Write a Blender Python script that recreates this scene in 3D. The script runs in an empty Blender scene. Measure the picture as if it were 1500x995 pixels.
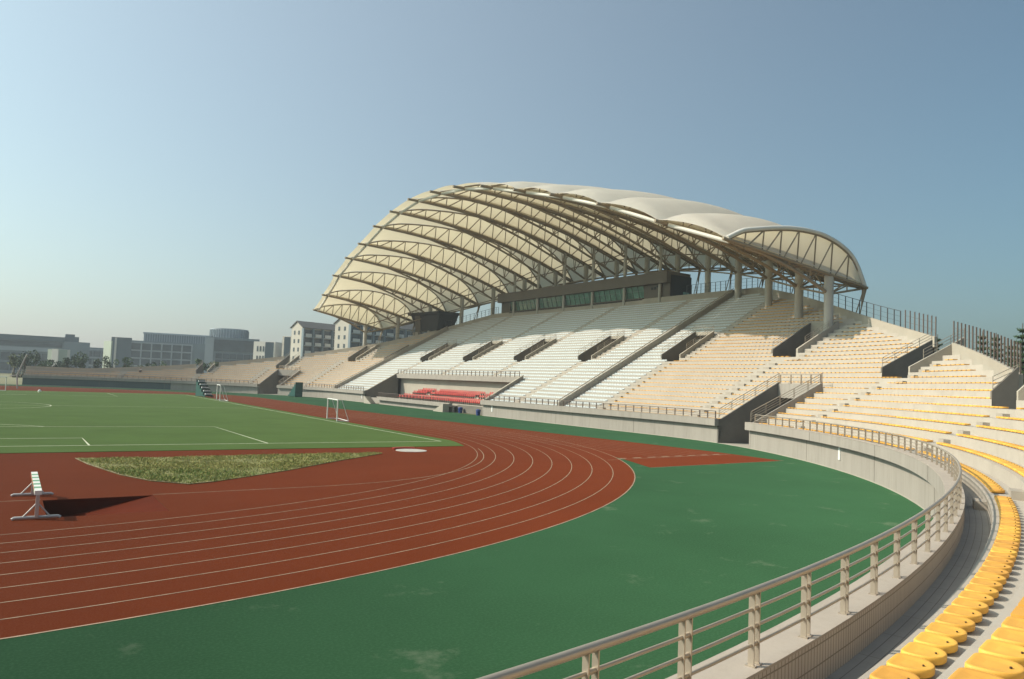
import bpy, bmesh, math, random
import numpy as np
from mathutils import Vector, Matrix
random.seed(7)
sc = bpy.context.scene
COL = sc.collection
R = math.radians

# ------------------------------------------------------------------ mesh helpers
class MB:
    """collects faces, then links them as ONE mesh object"""
    def __init__(s): s.v = []; s.f = []; s.m = []; s.sm = []
    def add(s, vs, fs, mi=0, smooth=False):
        o = len(s.v); s.v.extend([tuple(map(float, q)) for q in vs])
        for f in fs: s.f.append([o+i for i in f]); s.m.append(mi); s.sm.append(smooth)
    def quad(s, a, b, c, d, mi=0): s.add([a, b, c, d], [(0, 1, 2, 3)], mi)
    def hexa(s, bot, top, mi=0):
        s.add(list(bot)+list(top), [(3, 2, 1, 0), (4, 5, 6, 7), (0, 1, 5, 4), (1, 2, 6, 5), (2, 3, 7, 6), (3, 0, 4, 7)], mi)
    def box(s, x0, x1, y0, y1, z0, z1, mi=0):
        s.hexa([(x0, y0, z0), (x1, y0, z0), (x1, y1, z0), (x0, y1, z0)], [(x0, y0, z1), (x1, y0, z1), (x1, y1, z1), (x0, y1, z1)], mi)
    def obox(s, c, ux, sx, sy, sz, mi=0):
        """box centred in plan on c (c.z = bottom), ux = unit plan vector of its x side"""
        ux = Vector((ux[0], ux[1], 0)).normalized(); uy = Vector((-ux.y, ux.x, 0)); c = Vector(c)
        b = [c+ux*(sx/2*i)+uy*(sy/2*j) for i, j in ((-1, -1), (1, -1), (1, 1), (-1, 1))]
        s.hexa(b, [q+Vector((0, 0, sz)) for q in b], mi)
    def prism(s, pts, z0, z1, mi=0):
        n = len(pts); lo = [(x, y, z0) for x, y in pts]; hi = [(x, y, z1) for x, y in pts]
        s.add(lo+hi, [tuple(range(n))[::-1], tuple(range(n, 2*n))]+[(i, (i+1) % n, n+(i+1) % n, n+i) for i in range(n)], mi)
    def tube(s, path, r, n=8, mi=0, caps=True):
        P = [Vector(q) for q in path]; rs = r if isinstance(r, (list, tuple)) else [r]*len(P)
        vs = []; prev = None
        for i, q in enumerate(P):
            t = (P[min(i+1, len(P)-1)]-P[max(i-1, 0)]).normalized()
            if prev is None:
                a = Vector((0, 0, 1)) if abs(t.z) < .9 else Vector((1, 0, 0)); u = t.cross(a).normalized()
            else:
                u = (prev-t*prev.dot(t)).normalized()
            prev = u; w = t.cross(u)
            for k in range(n):
                an = 2*math.pi*k/n; vs.append(q+(u*math.cos(an)+w*math.sin(an))*rs[i])
        fs = [(i*n+k, i*n+(k+1) % n, (i+1)*n+(k+1) % n, (i+1)*n+k) for i in range(len(P)-1) for k in range(n)]
        s.add(vs, fs, mi, True)
        if caps: s.add(vs[:n], [tuple(range(n))[::-1]], mi); s.add(vs[-n:], [tuple(range(n))], mi)
    def sweep(s, frames, prof, mi=0, closed=True, caps=True):
        """frames: list of functions (o,z)->point ; prof: list of (o,z)"""
        n = len(prof); vs = [fr(o, z) for fr in frames for o, z in prof]
        rng = n if closed else n-1
        fs = [(i*n+k, (i+1)*n+k, (i+1)*n+(k+1) % n, i*n+(k+1) % n) for i in range(len(frames)-1) for k in range(rng)]
        s.add(vs, fs, mi)
        if caps and closed: s.add(vs[:n], [tuple(range(n))], mi); s.add(vs[-n:], [tuple(range(n))[::-1]], mi)
    def build(s, name, mats, parent=None, loc=None, fix=True):
        me = bpy.data.meshes.new(name); me.from_pydata(s.v, [], s.f)
        mats = mats if isinstance(mats, (list, tuple)) else [mats]
        for m in mats: me.materials.append(m)
        me.polygons.foreach_set('material_index', s.m); me.polygons.foreach_set('use_smooth', s.sm)
        if fix:
            bm = bmesh.new(); bm.from_mesh(me); bmesh.ops.recalc_face_normals(bm, faces=bm.faces); bm.to_mesh(me); bm.free()
        o = bpy.data.objects.new(name, me); COL.objects.link(o)
        if parent is not None: o.parent = parent; 
        if loc is not None: o.location = loc
        return o

def tag(o, label=None, cat=None, group=None, kind=None):
    if label: o['label'] = label
    if cat: o['category'] = cat
    if group: o['group'] = group
    if kind: o['kind'] = kind
    return o
def thing(name, label, cat, loc=(0, 0, 0), group=None, rz=0):
    o = bpy.data.objects.new(name, None); COL.objects.link(o); o.location = loc; o.rotation_euler.z = rz
    o.empty_display_size = .3
    return tag(o, label, cat, group)
def struct(mb, name, mats, fix=True): return tag(mb.build(name, mats, fix=fix), kind='structure')
def copy_tree(o, parent=None):
    c = o.copy(); COL.objects.link(c); c.parent = parent
    for ch in o.children: copy_tree(ch, c)
    return c
def fill(loops, z, name, mat):
    """flat sheet with holes"""
    bm = bmesh.new(); ed = []
    for lp in loops:
        vs = [bm.verts.new((x, y, z)) for x, y in lp]
        ed += [bm.edges.new((vs[i], vs[(i+1) % len(vs)])) for i in range(len(vs))]
    bmesh.ops.triangle_fill(bm, edges=ed, use_beauty=True, use_dissolve=False)
    for f in bm.faces:
        f.normal_update()
        if f.normal.z < 0: f.normal_flip()
    me = bpy.data.meshes.new(name); bm.to_mesh(me); bm.free(); me.materials.append(mat)
    o = bpy.data.objects.new(name, me); COL.objects.link(o); return tag(o, kind='structure')

# ------------------------------------------------------------------ materials
KA = .88     # overall albedo level
def mat(name, col, rough=.7, metal=0., var=0., scale=1., bump=0., bscale=40., spec=.3, col2=None, wear=None, trans=0., detail=6, stretch=None, oren=0., tcol=None, brick=None, wear2=None):
    col = tuple(c*KA for c in col); wear = wear and (tuple(c*KA for c in wear[0]), *wear[1:])
    m = bpy.data.materials.new(name); m.use_nodes = True; nt = m.node_tree; N = nt.nodes; L = nt.links
    b = N['Principled BSDF']; b.inputs['Roughness'].default_value = rough; b.inputs['Metallic'].default_value = metal
    b.inputs['Specular IOR Level'].default_value = spec
    b.inputs['Base Color'].default_value = (*col, 1); b.inputs['Diffuse Roughness'].default_value = oren
    tc = N.new('ShaderNodeTexCoord'); src = tc.outputs['Object']
    if stretch:
        mp = N.new('ShaderNodeMapping'); mp.inputs['Scale'].default_value = stretch; L.new(src, mp.inputs[0]); src = mp.outputs[0]
    if var or col2:
        no = N.new('ShaderNodeTexNoise'); no.inputs['Scale'].default_value = scale; no.inputs['Detail'].default_value = detail
        no.inputs['Roughness'].default_value = .65; L.new(src, no.inputs['Vector'])
        ra = N.new('ShaderNodeValToRGB'); ra.color_ramp.elements[0].position = .32; ra.color_ramp.elements[1].position = .68
        a = [c*(1-var) for c in col]; c2 = col2 or [min(1, c*(1+var)) for c in col]
        ra.color_ramp.elements[0].color = (*a, 1); ra.color_ramp.elements[1].color = (*c2, 1)
        L.new(no.outputs['Fac'], ra.inputs[0]); out = ra.outputs[0]
        for wr in (wear, wear2):
            if not wr: continue
            wcol, wscale, lo, hi = wr
            n2 = N.new('ShaderNodeTexNoise'); n2.inputs['Scale'].default_value = wscale; n2.inputs['Detail'].default_value = 8
            n2.inputs['Roughness'].default_value = .7; L.new(src, n2.inputs['Vector'])
            r2 = N.new('ShaderNodeValToRGB'); r2.color_ramp.elements[0].position = lo; r2.color_ramp.elements[1].position = hi
            L.new(n2.outputs['Fac'], r2.inputs[0])
            mx = N.new('ShaderNodeMix'); mx.data_type = 'RGBA'; L.new(r2.outputs[0], mx.inputs[0]); L.new(out, mx.inputs[6]); mx.inputs[7].default_value = (*wcol, 1)
            out = mx.outputs[2]
        L.new(out, b.inputs['Base Color'])
    if brick:
        bw, bh, mort, mcol, offs = brick
        uvn = N.new('ShaderNodeUVMap'); bk = N.new('ShaderNodeTexBrick'); L.new(uvn.outputs[0], bk.inputs['Vector'])
        bk.inputs['Scale'].default_value = 1; bk.inputs['Brick Width'].default_value = bw; bk.inputs['Row Height'].default_value = bh; bk.inputs['Mortar Size'].default_value = mort
        bk.inputs['Mortar Smooth'].default_value = .3; bk.offset = offs
        m2 = N.new('ShaderNodeMix'); m2.data_type = 'RGBA'; L.new(bk.outputs['Fac'], m2.inputs[0])
        if b.inputs['Base Color'].is_linked: L.new(b.inputs['Base Color'].links[0].from_socket, m2.inputs[6])
        else: m2.inputs[6].default_value = (*col, 1)
        m2.inputs[7].default_value = (*mcol, 1); L.new(m2.outputs[2], b.inputs['Base Color'])
    if bump:
        n3 = N.new('ShaderNodeTexNoise'); n3.inputs['Scale'].default_value = bscale; n3.inputs['Detail'].default_value = 4; L.new(src, n3.inputs['Vector'])
        bp = N.new('ShaderNodeBump'); bp.inputs['Strength'].default_value = bump; bp.inputs['Distance'].default_value = .02
        L.new(n3.outputs['Fac'], bp.inputs['Height']); L.new(bp.outputs[0], b.inputs['Normal'])
    if trans:
        t = N.new('ShaderNodeBsdfTranslucent'); t.inputs['Color'].default_value = (*(tcol or col), 1)
        mx = N.new('ShaderNodeMixShader'); mx.inputs[0].default_value = trans
        L.new(b.outputs[0], mx.inputs[1]); L.new(t.outputs[0], mx.inputs[2]); L.new(mx.outputs[0], N['Material Output'].inputs[0])
    return m
M = {}
M['ground'] = mat('dry_earth', (.20, .19, .10), .95, var=.25, scale=.05, bump=.3)
M['red'] = mat('red_rubber', (.188, .036, .0115), .95, var=.10, scale=.12, bump=.5, bscale=120, spec=.03, wear=((.25, .07, .028), 26., .40, .85), oren=.8)
M['green'] = mat('green_rubber', (.040, .112, .050), .95, var=.13, scale=.10, bump=.4, bscale=120, spec=.03, wear=((.075, .165, .085), 16., .45, .85), wear2=((.22, .25, .17), .42, .60, .88), oren=1.)
M['turf'] = mat('artificial_turf', (.100, .168, .047), .95, var=.12, scale=.22, bump=.6, bscale=60, spec=.03, wear=((.125, .152, .045), 7., .4, .9), oren=.5)
M['line'] = mat('line_paint', (.36, .255, .17), .8, var=.3, scale=2.)
M['pline'] = mat('pitch_line_paint', (.62, .64, .45), .8, var=.15, scale=2.)
M['conc'] = mat('pale_concrete', (.43, .39, .325), .9, var=.07, scale=.4, bump=.15, bscale=15, spec=.15, wear=((.33, .30, .25), 1.6, .52, .85))
M['wall'] = mat('wall_render', (.365, .33, .29), .9, var=.06, scale=.35, bump=.1, bscale=12, spec=.15, wear=((.25, .225, .19), 1.3, .50, .88), stretch=(2.2, 2.2, .22))
M['tread'] = mat('terrace_concrete', (.48, .435, .375), .9, var=.06, scale=.5, bump=.15, bscale=15, spec=.15, wear=((.38, .34, .285), 1.8, .52, .9))
M['wtile'] = mat('walkway_tile', (.42, .385, .34), .85, var=.10, scale=.8, bump=.15, bscale=15, brick=(1.1, .14, .006, (.20, .18, .155), .0))  # tiled walkway floor, a little darker than the terrace treads
M['ptile'] = mat('parapet_tile', (.56, .49, .42), .7, var=.06, scale=1.2, bump=.1, bscale=20, brick=(.085, .22, .010, (.25, .21, .17), .0))
M['coping'] = mat('ledge_coping', (.47, .405, .345), .8, var=.08, scale=1.5, bump=.15, bscale=25, spec=.2, wear=((.36, .31, .26), 3., .5, .85))
M['dark'] = mat('dark_grey_and_shade', (.18, .162, .138), .8, var=.12, scale=.6)  # own colour of joints and wheels; painted shade on tunnel and box walls
M['booth'] = mat('grey_brown_cladding', (.155, .135, .110), .75, var=.05, scale=.5)
M['boothdk'] = mat('charcoal_cladding', (.045, .045, .045), .7, var=.08, scale=.5)
M['steelw'] = mat('canopy_steel_paint', (.30, .240, .165), .55, var=.08, scale=.6, spec=.3)
M['pipew'] = mat('white_pipe_paint', (.72, .69, .62), .45, var=.04, scale=1.)
M['column'] = mat('column_paint', (.45, .43, .38), .6, var=.06, scale=.7)
M['rail'] = mat('champagne_steel', (.50, .43, .35), .4, .5, var=.06, scale=3.)
M['fence'] = mat('dark_fence_paint', (.09, .095, .10), .6, .2)
M['fencer'] = mat('brown_fence_paint', (.17, .13, .11), .6, .1)
M['yellow'] = mat('yellow_plastic', (.88, .46, .075), .58, var=.12, scale=1.3, spec=.4, bump=.05, bscale=60)
M['white'] = mat('pale_grey_plastic', (.585, .62, .625), .5, var=.04, scale=.8)
M['redseat'] = mat('red_plastic', (.50, .042, .034), .6, var=.06, scale=3.)
M['bolt'] = mat('seat_bolt', (.08, .05, .03), .5, .3)
M['bracket'] = mat('seat_bracket', (.12, .11, .10), .6, .2)
M['step'] = mat('step_block', (.40, .35, .29), .9, var=.1, scale=2.)
M['fabric'] = mat('roof_membrane', (.92, .87, .78), .75, var=.06, scale=.35, spec=.15, trans=.46, tcol=(.74, .65, .46))
M['glass'] = mat('green_glass', (.16, .29, .23), .12, var=.35, scale=.7, spec=.7)
M['mullion'] = mat('window_mullion', (.20, .25, .22), .5)
M['hurdlew'] = mat('hurdle_white', (.78, .76, .70), .5)
M['hurdleg'] = mat('hurdle_green', (.15, .33, .18), .5)
M['hurdler'] = mat('hurdle_red', (.62, .09, .06), .5)
M['alu'] = mat('grey_metal', (.50, .48, .46), .42, .4, var=.06, scale=4.)
M['pit'] = mat('pit_lining', (.105, .017, .005), .9, var=.12, scale=.6, spec=.05)
M['goal'] = mat('goal_white', (.75, .74, .70), .4)
M['net'] = mat('net_cord', (.45, .45, .42), .8)
M['stand'] = mat('green_steel', (.010, .075, .062), .5)
M['blue'] = mat('blue_plastic', (.02, .05, .20), .5)
M['teal'] = mat('dark_teal_wall', (.075, .115, .115), .85, var=.12, scale=.3)  # darker, tealer stretch of the field wall at its far end
M['disc'] = mat('circle_concrete', (.50, .46, .41), .85, var=.15, scale=2.)
M['signw'] = mat('white_sign', (.80, .80, .77), .6)
M['weed'] = mat('weedy_soil', (.21, .20, .07), .95, var=.3, scale=1.1, bump=.7, bscale=9)
def vary(m, amt, hue):
    nt = m.node_tree; N = nt.nodes; b = N['Principled BSDF']; src = b.inputs['Base Color'].links[0].from_socket
    oi = N.new('ShaderNodeObjectInfo'); mr = N.new('ShaderNodeMapRange'); mr.inputs[3].default_value = 1-amt; mr.inputs[4].default_value = 1+amt*.5
    m2 = N.new('ShaderNodeMapRange'); m2.inputs[3].default_value = .5-hue; m2.inputs[4].default_value = .5+hue
    hs = N.new('ShaderNodeHueSaturation'); nt.links.new(oi.outputs['Random'], mr.inputs[0]); nt.links.new(oi.outputs['Random'], m2.inputs[0])
    nt.links.new(mr.outputs[0], hs.inputs['Value']); nt.links.new(m2.outputs[0], hs.inputs['Hue']); nt.links.new(src, hs.inputs['Color']); nt.links.new(hs.outputs[0], b.inputs['Base Color'])
vary(M['yellow'], .14, .006); vary(M['redseat'], .2, .004)
def leaf(name, c, v=.35):
    m = mat(name, c, .75, spec=.2); nt = m.node_tree; N = nt.nodes
    gi = N.new('ShaderNodeNewGeometry'); hs = N.new('ShaderNodeHueSaturation'); mr = N.new('ShaderNodeMapRange')
    mr.inputs[3].default_value = 1-v; mr.inputs[4].default_value = 1+v
    nt.links.new(gi.outputs['Random Per Island'], mr.inputs[0]); nt.links.new(mr.outputs[0], hs.inputs['Value'])
    hs.inputs['Color'].default_value = (*c, 1); nt.links.new(hs.outputs[0], N['Principled BSDF'].inputs['Base Color'])
    return m
M['grass1'] = leaf('dry_grass_blades', (.31, .28, .085)); M['grass2'] = leaf('green_grass_blades', (.14, .20, .045))
M['leafd'] = leaf('dark_leaves', (.035, .062, .024)); M['leafm'] = leaf('mid_leaves', (.055, .095, .030)); M['leafp'] = leaf('pale_leaves', (.10, .12, .045))
M['bark'] = mat('bark', (.12, .09, .06), .9, var=.2, scale=4); M['stake'] = mat('wooden_stake', (.42, .36, .27), .9)
M['bwall'] = mat('cream_building_wall', (.55, .51, .44), .85, var=.04, scale=.2)
M['bwhite'] = mat('white_building_wall', (.72, .68, .62), .85, var=.03, scale=.2)
M['bgrey'] = mat('blue_grey_building_wall', (.21, .26, .29), .8, var=.06, scale=.1)
M['bdark'] = mat('dark_grey_building_wall', (.115, .155, .185), .75, var=.06, scale=.1)
M['bpale'] = mat('pale_grey_frame', (.42, .46, .49), .75, var=.04, scale=.2)
M['bglass'] = mat('building_glass', (.055, .078, .095), .25, var=.3, scale=.15, spec=.5)
M['bgreen'] = mat('pale_green_wall', (.42, .47, .38), .8)
M['broof'] = mat('grey_tile_roof', (.15, .14, .13), .85, var=.1, scale=.6)
M['balc'] = mat('balcony_panel', (.66, .65, .62), .7)
M['skin'] = mat('skin_tone', (.45, .27, .19), .6); M['cloth'] = mat('dark_cloth', (.03, .03, .035), .9); M['shirt'] = mat('pale_shirt', (.6, .58, .55), .9)

# ------------------------------------------------------------------ stadium curve (plan), s = metres along the field wall
KN = [(0, 62.5), (7, 62.85), (13.8, 62.9), (19.3, 62.35), (27, 61.5), (35.4, 60.75), (45, 60.02), (58, 59.12), (70.7, 58.83), (79, 59.03), (90, 59.25)]
def spline(xs, ys):
    n = len(xs); A = np.zeros((n, n)); B = np.zeros(n); A[0, 0] = 1; A[-1, -1] = 1
    for i in range(1, n-1):
        h0 = xs[i]-xs[i-1]; h1 = xs[i+1]-xs[i]
        A[i, i-1] = 1/h0; A[i, i] = 2/h0+2/h1; A[i, i+1] = 1/h1
        B[i] = 3*((ys[i]-ys[i-1])/h0**2+(ys[i+1]-ys[i])/h1**2)
    m = np.linalg.solve(A, B)
    def f(x):
        i = min(max(int(np.searchsorted(xs, x))-1, 0), n-2); h = xs[i+1]-xs[i]; t = (x-xs[i])/h
        return (2*t**3-3*t*t+1)*ys[i]+(t**3-2*t*t+t)*h*m[i]+(-2*t**3+3*t*t)*ys[i+1]+(t**3-t*t)*h*m[i+1]
    return f
fR = spline([k[0] for k in KN], [k[1] for k in KN])
_p = [(62.5, -y) for y in np.arange(0, 43.2, 1.)]
for th in np.arange(0, 150.1, 1.):
    r_ = fR(th if th <= 90 else 180-th); _p.append((r_*math.cos(R(th)), -43.2-r_*math.sin(R(th))))
_p = np.array(_p); _sg = np.diff(_p, axis=0); _L = np.hypot(*_sg.T); _S = np.concatenate([[0], np.cumsum(_L)])
_T = np.vstack([_sg[:1]/_L[:1, None], _sg[:-1]/_L[:-1, None]*.5+_sg[1:]/_L[1:, None]*.5, _sg[-1:]/_L[-1:, None]])
for _ in range(4):
    _T[1:-1] = (_T[:-2]+2*_T[1:-1]+_T[2:])/4
_T /= np.hypot(*_T.T)[:, None]
def cp(s):
    """plan point and outward normal at s (s>0 towards the near end)"""
    a = abs(s); x = np.interp(a, _S, _p[:, 0]); y = np.interp(a, _S, _p[:, 1]); tx = np.interp(a, _S, _T[:, 0]); ty = np.interp(a, _S, _T[:, 1])
    n = Vector((-ty, tx)).normalized()
    if s < 0: return Vector((x, -y)), Vector((n.x, -n.y))
    return Vector((x, y)), n
def P(s, o, z):
    c, n = cp(s); return Vector((c.x+n.x*o, c.y+n.y*o, z))
def frame(s):
    c, n = cp(s); return lambda o, z: (c.x+n.x*o, c.y+n.y*o, z)
def srange(a, b, step=1.): n = max(1, int(math.ceil(abs(b-a)/step))); return [a+(b-a)*i/n for i in range(n+1)]
TD, RI, O0, Z0, ZF, ZL = .9, .485, .60, 2.2, 1.82, 2.3     # tread depth, riser, first riser offset, first tread level, walkway, ledge top
def ro(k): return O0+TD*k
def tz(k): return Z0+RI*k
def zsurf(o): return Z0+(o-O0)/TD*RI
SMIN, SMAX = -131., 142.
def D(s):
    """offset of the rear edge of the terraces"""
    c, n = cp(s); c = Vector((c.x, c.y-1.5)); b = c.dot(n); q = b*b-(c.dot(c)-102.6**2); d = -b+math.sqrt(max(q, 0))
    if abs(s) < 60: d = min(d, (96.0-c.x)/max(n.x, .2))
    return max(d, 4.6 if s > 0 else 3.5)

# ------------------------------------------------------------------ openings: (s0,s1,row0,row1)
UP = [(.7, 3.9, 14, 21), (18.0, 21.0, 14, 21), (35.4, 38.5, 14, 21), (51.0, 53.4, 15, 22), (67.2, 70.4, 10, 16), (86.3, 89.0, 6, 11),
      (-16.5, -13.0, 14, 21), (-34.2, -30.6, 14, 21), (-51.0, -48.95, 14, 21), (-61.3, -59.4, 14, 21), (-77.2, -74.9, 9, 15), (-95.0, -92.5, 5, 9)]
LOW = [(57.6, 63.0), (-75.2, -69.3)]; LROW = 7
VIP = (-31.0, 12.6); VROW = 7
AIS = [(2.9, 4.6, .5), (20.2, 21.9, .5), (37.5, 39.3, 0), (52.3, 54.1, 0), (69.3, 71.1, 0), (90.0, 90.0, 0), (108.5, 108.5, 0),
       (-14.4, -12.2, 0), (-31.9, -29.8, 0), (-62.3, -58.6, 0), (-79, -74, 0), (-94, -91.6, 0), (-111, -111, 0)]   # (lower s, upper s)
def cut(s, k):
    """is terrace row k missing at s?"""
    for a, b, r0, r1 in UP:
        if a < s < b and r0 <= k < r1: return True
    for a, b in LOW:
        if a < s < b and k < LROW: return True
    if VIP[0] < s < VIP[1] and k < VROW: return True
    return ro(k)+.03 > D(s)
def aisle(s, k):
    for a, b, _ in AIS:
        lim = 14 if abs(a) < 66 else (9 if abs(a) < 85 else 5)
        c = a if k < lim else b
        if abs(s-c) < .72: return True
    return False
DIV = [30.3, -48.75]
def seat_ok(s, k):
    if cut(s-.3, k) or cut(s+.3, k) or aisle(s, k): return False
    if any(abs(s-d) < .55 for d in DIV): return False
    if ro(k)+.95 > D(s): return False
    return True

# ------------------------------------------------------------------ ground sheets
NP = 64
def oval(r, n=NP):
    q = [(r*math.cos(R(a)), -43.2+r*math.sin(R(a))) for a in np.linspace(180, 360, n)]
    q += [(r*math.cos(R(a)), 43.2+r*math.sin(R(a))) for a in np.linspace(0, 180, n)]
    return q
OUT = 36.82+9.76
wallloop = [tuple(cp(s)[0]) for s in srange(SMIN, SMAX, 2.)]
wl = [(cp(s)[0]+cp(s)[1]*.03) for s in srange(-136, 142, 2.)]
wl = [tuple(q) for q in wl]
pit = [(6.05, -77.3), (9.72, -77.3), (9.72, -73.62), (6.05, -73.62)]
left = [(-x, y) for x, y in wl[::-1]]
apl = [q for q in wl if q[0] > .5]; apl = apl+[(-x, y) for x, y in apl[::-1]]
fill([[(-2500, -1200), (2500, -1200), (2500, 3500), (-2500, 3500)], pit], -.03, 'ground', M['ground'])
fill([apl, pit], 0, 'track_apron', M['green'])
fill([oval(OUT), pit], .004, 'running_track', M['red'])
ch = MB(); ch.add([(46.2, 10, .006), (45.9, -43.2, .006), (40.5, -66.8, .006), (38.5, -71.6, .006), (52.6, -70.9, .006), (52.9, -64.5, .006), (51.9, -52, .006), (50.0, -36, .006), (47.8, -12, .006)], [(0, 1, 2, 3, 4, 5, 6, 7, 8)])
struct(ch, 'sprint_chute', M['red'])
tx, ty = 35.35, 56.4
def corner(sx, sy):
    r = 36.35; pts = []
    x0 = tx; y0 = 43.2+math.sqrt(max(r*r-tx*tx, 0)); y1 = ty; x1 = math.sqrt(r*r-(ty-43.2)**2)
    a0 = math.atan2(y0-43.2, x0); a1 = math.atan2(y1-43.2, x1)
    for a in np.linspace(a0, a1, 6): pts.append((sx*r*math.cos(a), sy*(43.2+r*math.sin(a))))
    return pts
tl = corner(1, -1)[::-1]+corner(1, 1)+corner(-1, 1)[::-1]+corner(-1, -1)
tb = MB(); tb.prism(tl, -.01, .03); struct(tb, 'football_pitch', M['turf'])

def ribbon(mb, pts, w, z):
    P2 = [Vector(q) for q in pts]
    L_, R_ = [], []
    for i, q in enumerate(P2):
        t = (P2[min(i+1, len(P2)-1)]-P2[max(i-1, 0)]).normalized(); n = Vector((-t.y, t.x))
        L_.append((*(q+n*w/2), z)); R_.append((*(q-n*w/2), z))
    n = len(P2); mb.add(L_+R_, [(n+i, n+i+1, i+1, i) for i in range(n-1)])
lm = MB()
for i in range(9):
    r = 36.82+1.22*i; w = .042 if i < 8 else .06
    ribbon(lm, oval(r, 96)+[oval(r, 96)[0]], w, .009)
for i in range(7):      # straight lane lines running back into the chute
    x0 = 38.6+1.22*(i+1)+1.6; ribbon(lm, [(x0+3.2-.0, -66.9), (x0, -40), (x0-1.8, -10)], .05, .010)
bz = lambda a, b, c, n: [((1-t)**2*a[0]+2*t*(1-t)*b[0]+t*t*c[0], (1-t)**2*a[1]+2*t*(1-t)*b[1]+t*t*c[1]) for t in np.linspace(0, 1, n)]
ribbon(lm, [(-14, -73.5), (6.0, -73.46)], .05, .011)
ribbon(lm, [(9.75, -73.46)]+bz((16, -73.3), (27.5, -73.0), (33.9, -58.4), 20), .05, .011)
ribbon(lm, [(38.7, -67.4), (52.6, -66.2)], .06, .012)
ribbon(lm, [(38.4, -71.75), (52.8, -70.95)], .06, .012)
for i in range(8):
    x = 40.2+1.5*i; lm.add([(x, -66.9+.1*i, .012), (x+.8, -66.85+.1*i, .012), (x+.8, -66.6+.1*i, .012), (x, -66.65+.1*i, .012)], [(0, 1, 2, 3)])
struct(lm, 'lane_lines', M['line'])
pl = MB(); zz = .035
def rect(x0, x1, y0, y1, w=.12):
    for a, b in (((x0, y0), (x1, y0)), ((x1, y0), (x1, y1)), ((x1, y1), (x0, y1)), ((x0, y1), (x0, y0))): ribbon(pl, [a, b], w, zz)
rect(-34, 34, -52.5, 52.5)
for sg in (-1, 1):
    for hw, d in ((20.16, 16.5), (9.16, 5.5)):
        ribbon(pl, [(-hw, sg*52.5), (-hw, sg*(52.5-d)), (hw, sg*(52.5-d)), (hw, sg*52.5)], .12, zz+.001)
    a0 = math.acos(5.5/9.15); ribbon(pl, [(9.15*math.sin(a), sg*(41.5-9.15*math.cos(a))) for a in np.linspace(-a0, a0, 24)], .12, zz+.002)
ribbon(pl, [(-34, 0), (34, 0)], .12, zz+.001)
ribbon(pl, [(9.15*math.cos(a), 9.15*math.sin(a)) for a in np.linspace(0, 2*math.pi, 65)], .12, zz+.002)
struct(pl, 'pitch_lines', M['pline'])
# weedy infield sector
DG = [(7.95, -59.7), (8.3, -62.6), (9.3, -67.3), (10.2, -69.6), (11.5, -71.05), (12.6, -70.6), (14.6, -69.2), (16.85, -67.55), (21, -63.9), (25.3, -60.5), (24.6, -60.1), (18.35, -60.0), (12.5, -60.2)]
gb = MB(); gb.prism(DG, 0, .035); struct(gb, 'infield_soil', M['weed'])
def inside(x, y, poly):
    c = False; j = len(poly)-1
    for i in range(len(poly)):
        if (poly[i][1] > y) != (poly[j][1] > y) and x < (poly[j][0]-poly[i][0])*(y-poly[i][1])/(poly[j][1]-poly[i][1])+poly[i][0]: c = not c
        j = i
    return c
gm = MB(); n = 0
cl = [(random.uniform(8, 25), random.uniform(-71, -59.7), random.uniform(.5, 1.6)) for _ in range(60)]
while n < 26000:
    x = random.uniform(7.9, 25.4); y = random.uniform(-71.1, -59.6)
    if not inside(x, y, DG): continue
    e = sum(1 for a, b, r in cl if (x-a)**2+(y-b)**2 < r*r)
    if e == 0 and random.random() < .55: n += .2; continue
    h = random.uniform(.03, .075)*(1+.3*min(e, 3)); an = random.uniform(0, 6.28); w = random.uniform(.008, .022)
    lx, ly = math.cos(an)*h*random.uniform(.3, 1.3), math.sin(an)*h*random.uniform(.3, 1.3); px, py = -math.sin(an)*w, math.cos(an)*w
    mi = 1 if (random.random() < (.62 if y < -66.5+.9*(14-x)*.3 else .25)) else 0
    gm.add([(x-px, y-py, .03), (x+px, y+py, .03), (x+lx*.6+px*.7, y+ly*.6+py*.7, .03+h*.8), (x+lx, y+ly, .03+h)], [(0, 1, 2), (0, 2, 3)], mi); n += 1
tag(gm.build('weedy_grass', [M['grass1'], M['grass2']], fix=False), 'uneven patch of dry yellow green grass inside the red track', 'grass', kind='stuff')
kb = MB(); ribbon(kb, DG[:6], .06, .045); struct(kb, 'infield_kerb', M['line'])
# water jump pit
pb = MB(); zb = -.7; x0, x1, y0, y1 = 6.05, 9.72, -77.3, -73.62
pb.quad((x0, y0, zb), (x0+.4, y0, zb), (x0+.4, y1, zb), (x0, y1, zb)); pb.quad((x0+.4, y0, zb), (x1, y0, .0), (x1, y1, .0), (x0+.4, y1, zb))
pb.quad((x0, y0, zb), (x0, y1, zb), (x0, y1, .004), (x0, y0, .004))
for y in (y0, y1): pb.add([(x0, y, zb), (x0+.4, y, zb), (x1, y, .0), (x1, y, .004), (x0, y, .004)], [(0, 1, 2, 3, 4)])
tag(pb.build('water_jump_pit', M['pit']), 'sunken red lined water jump pit sloping up away from the white hurdle', 'water jump')

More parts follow.
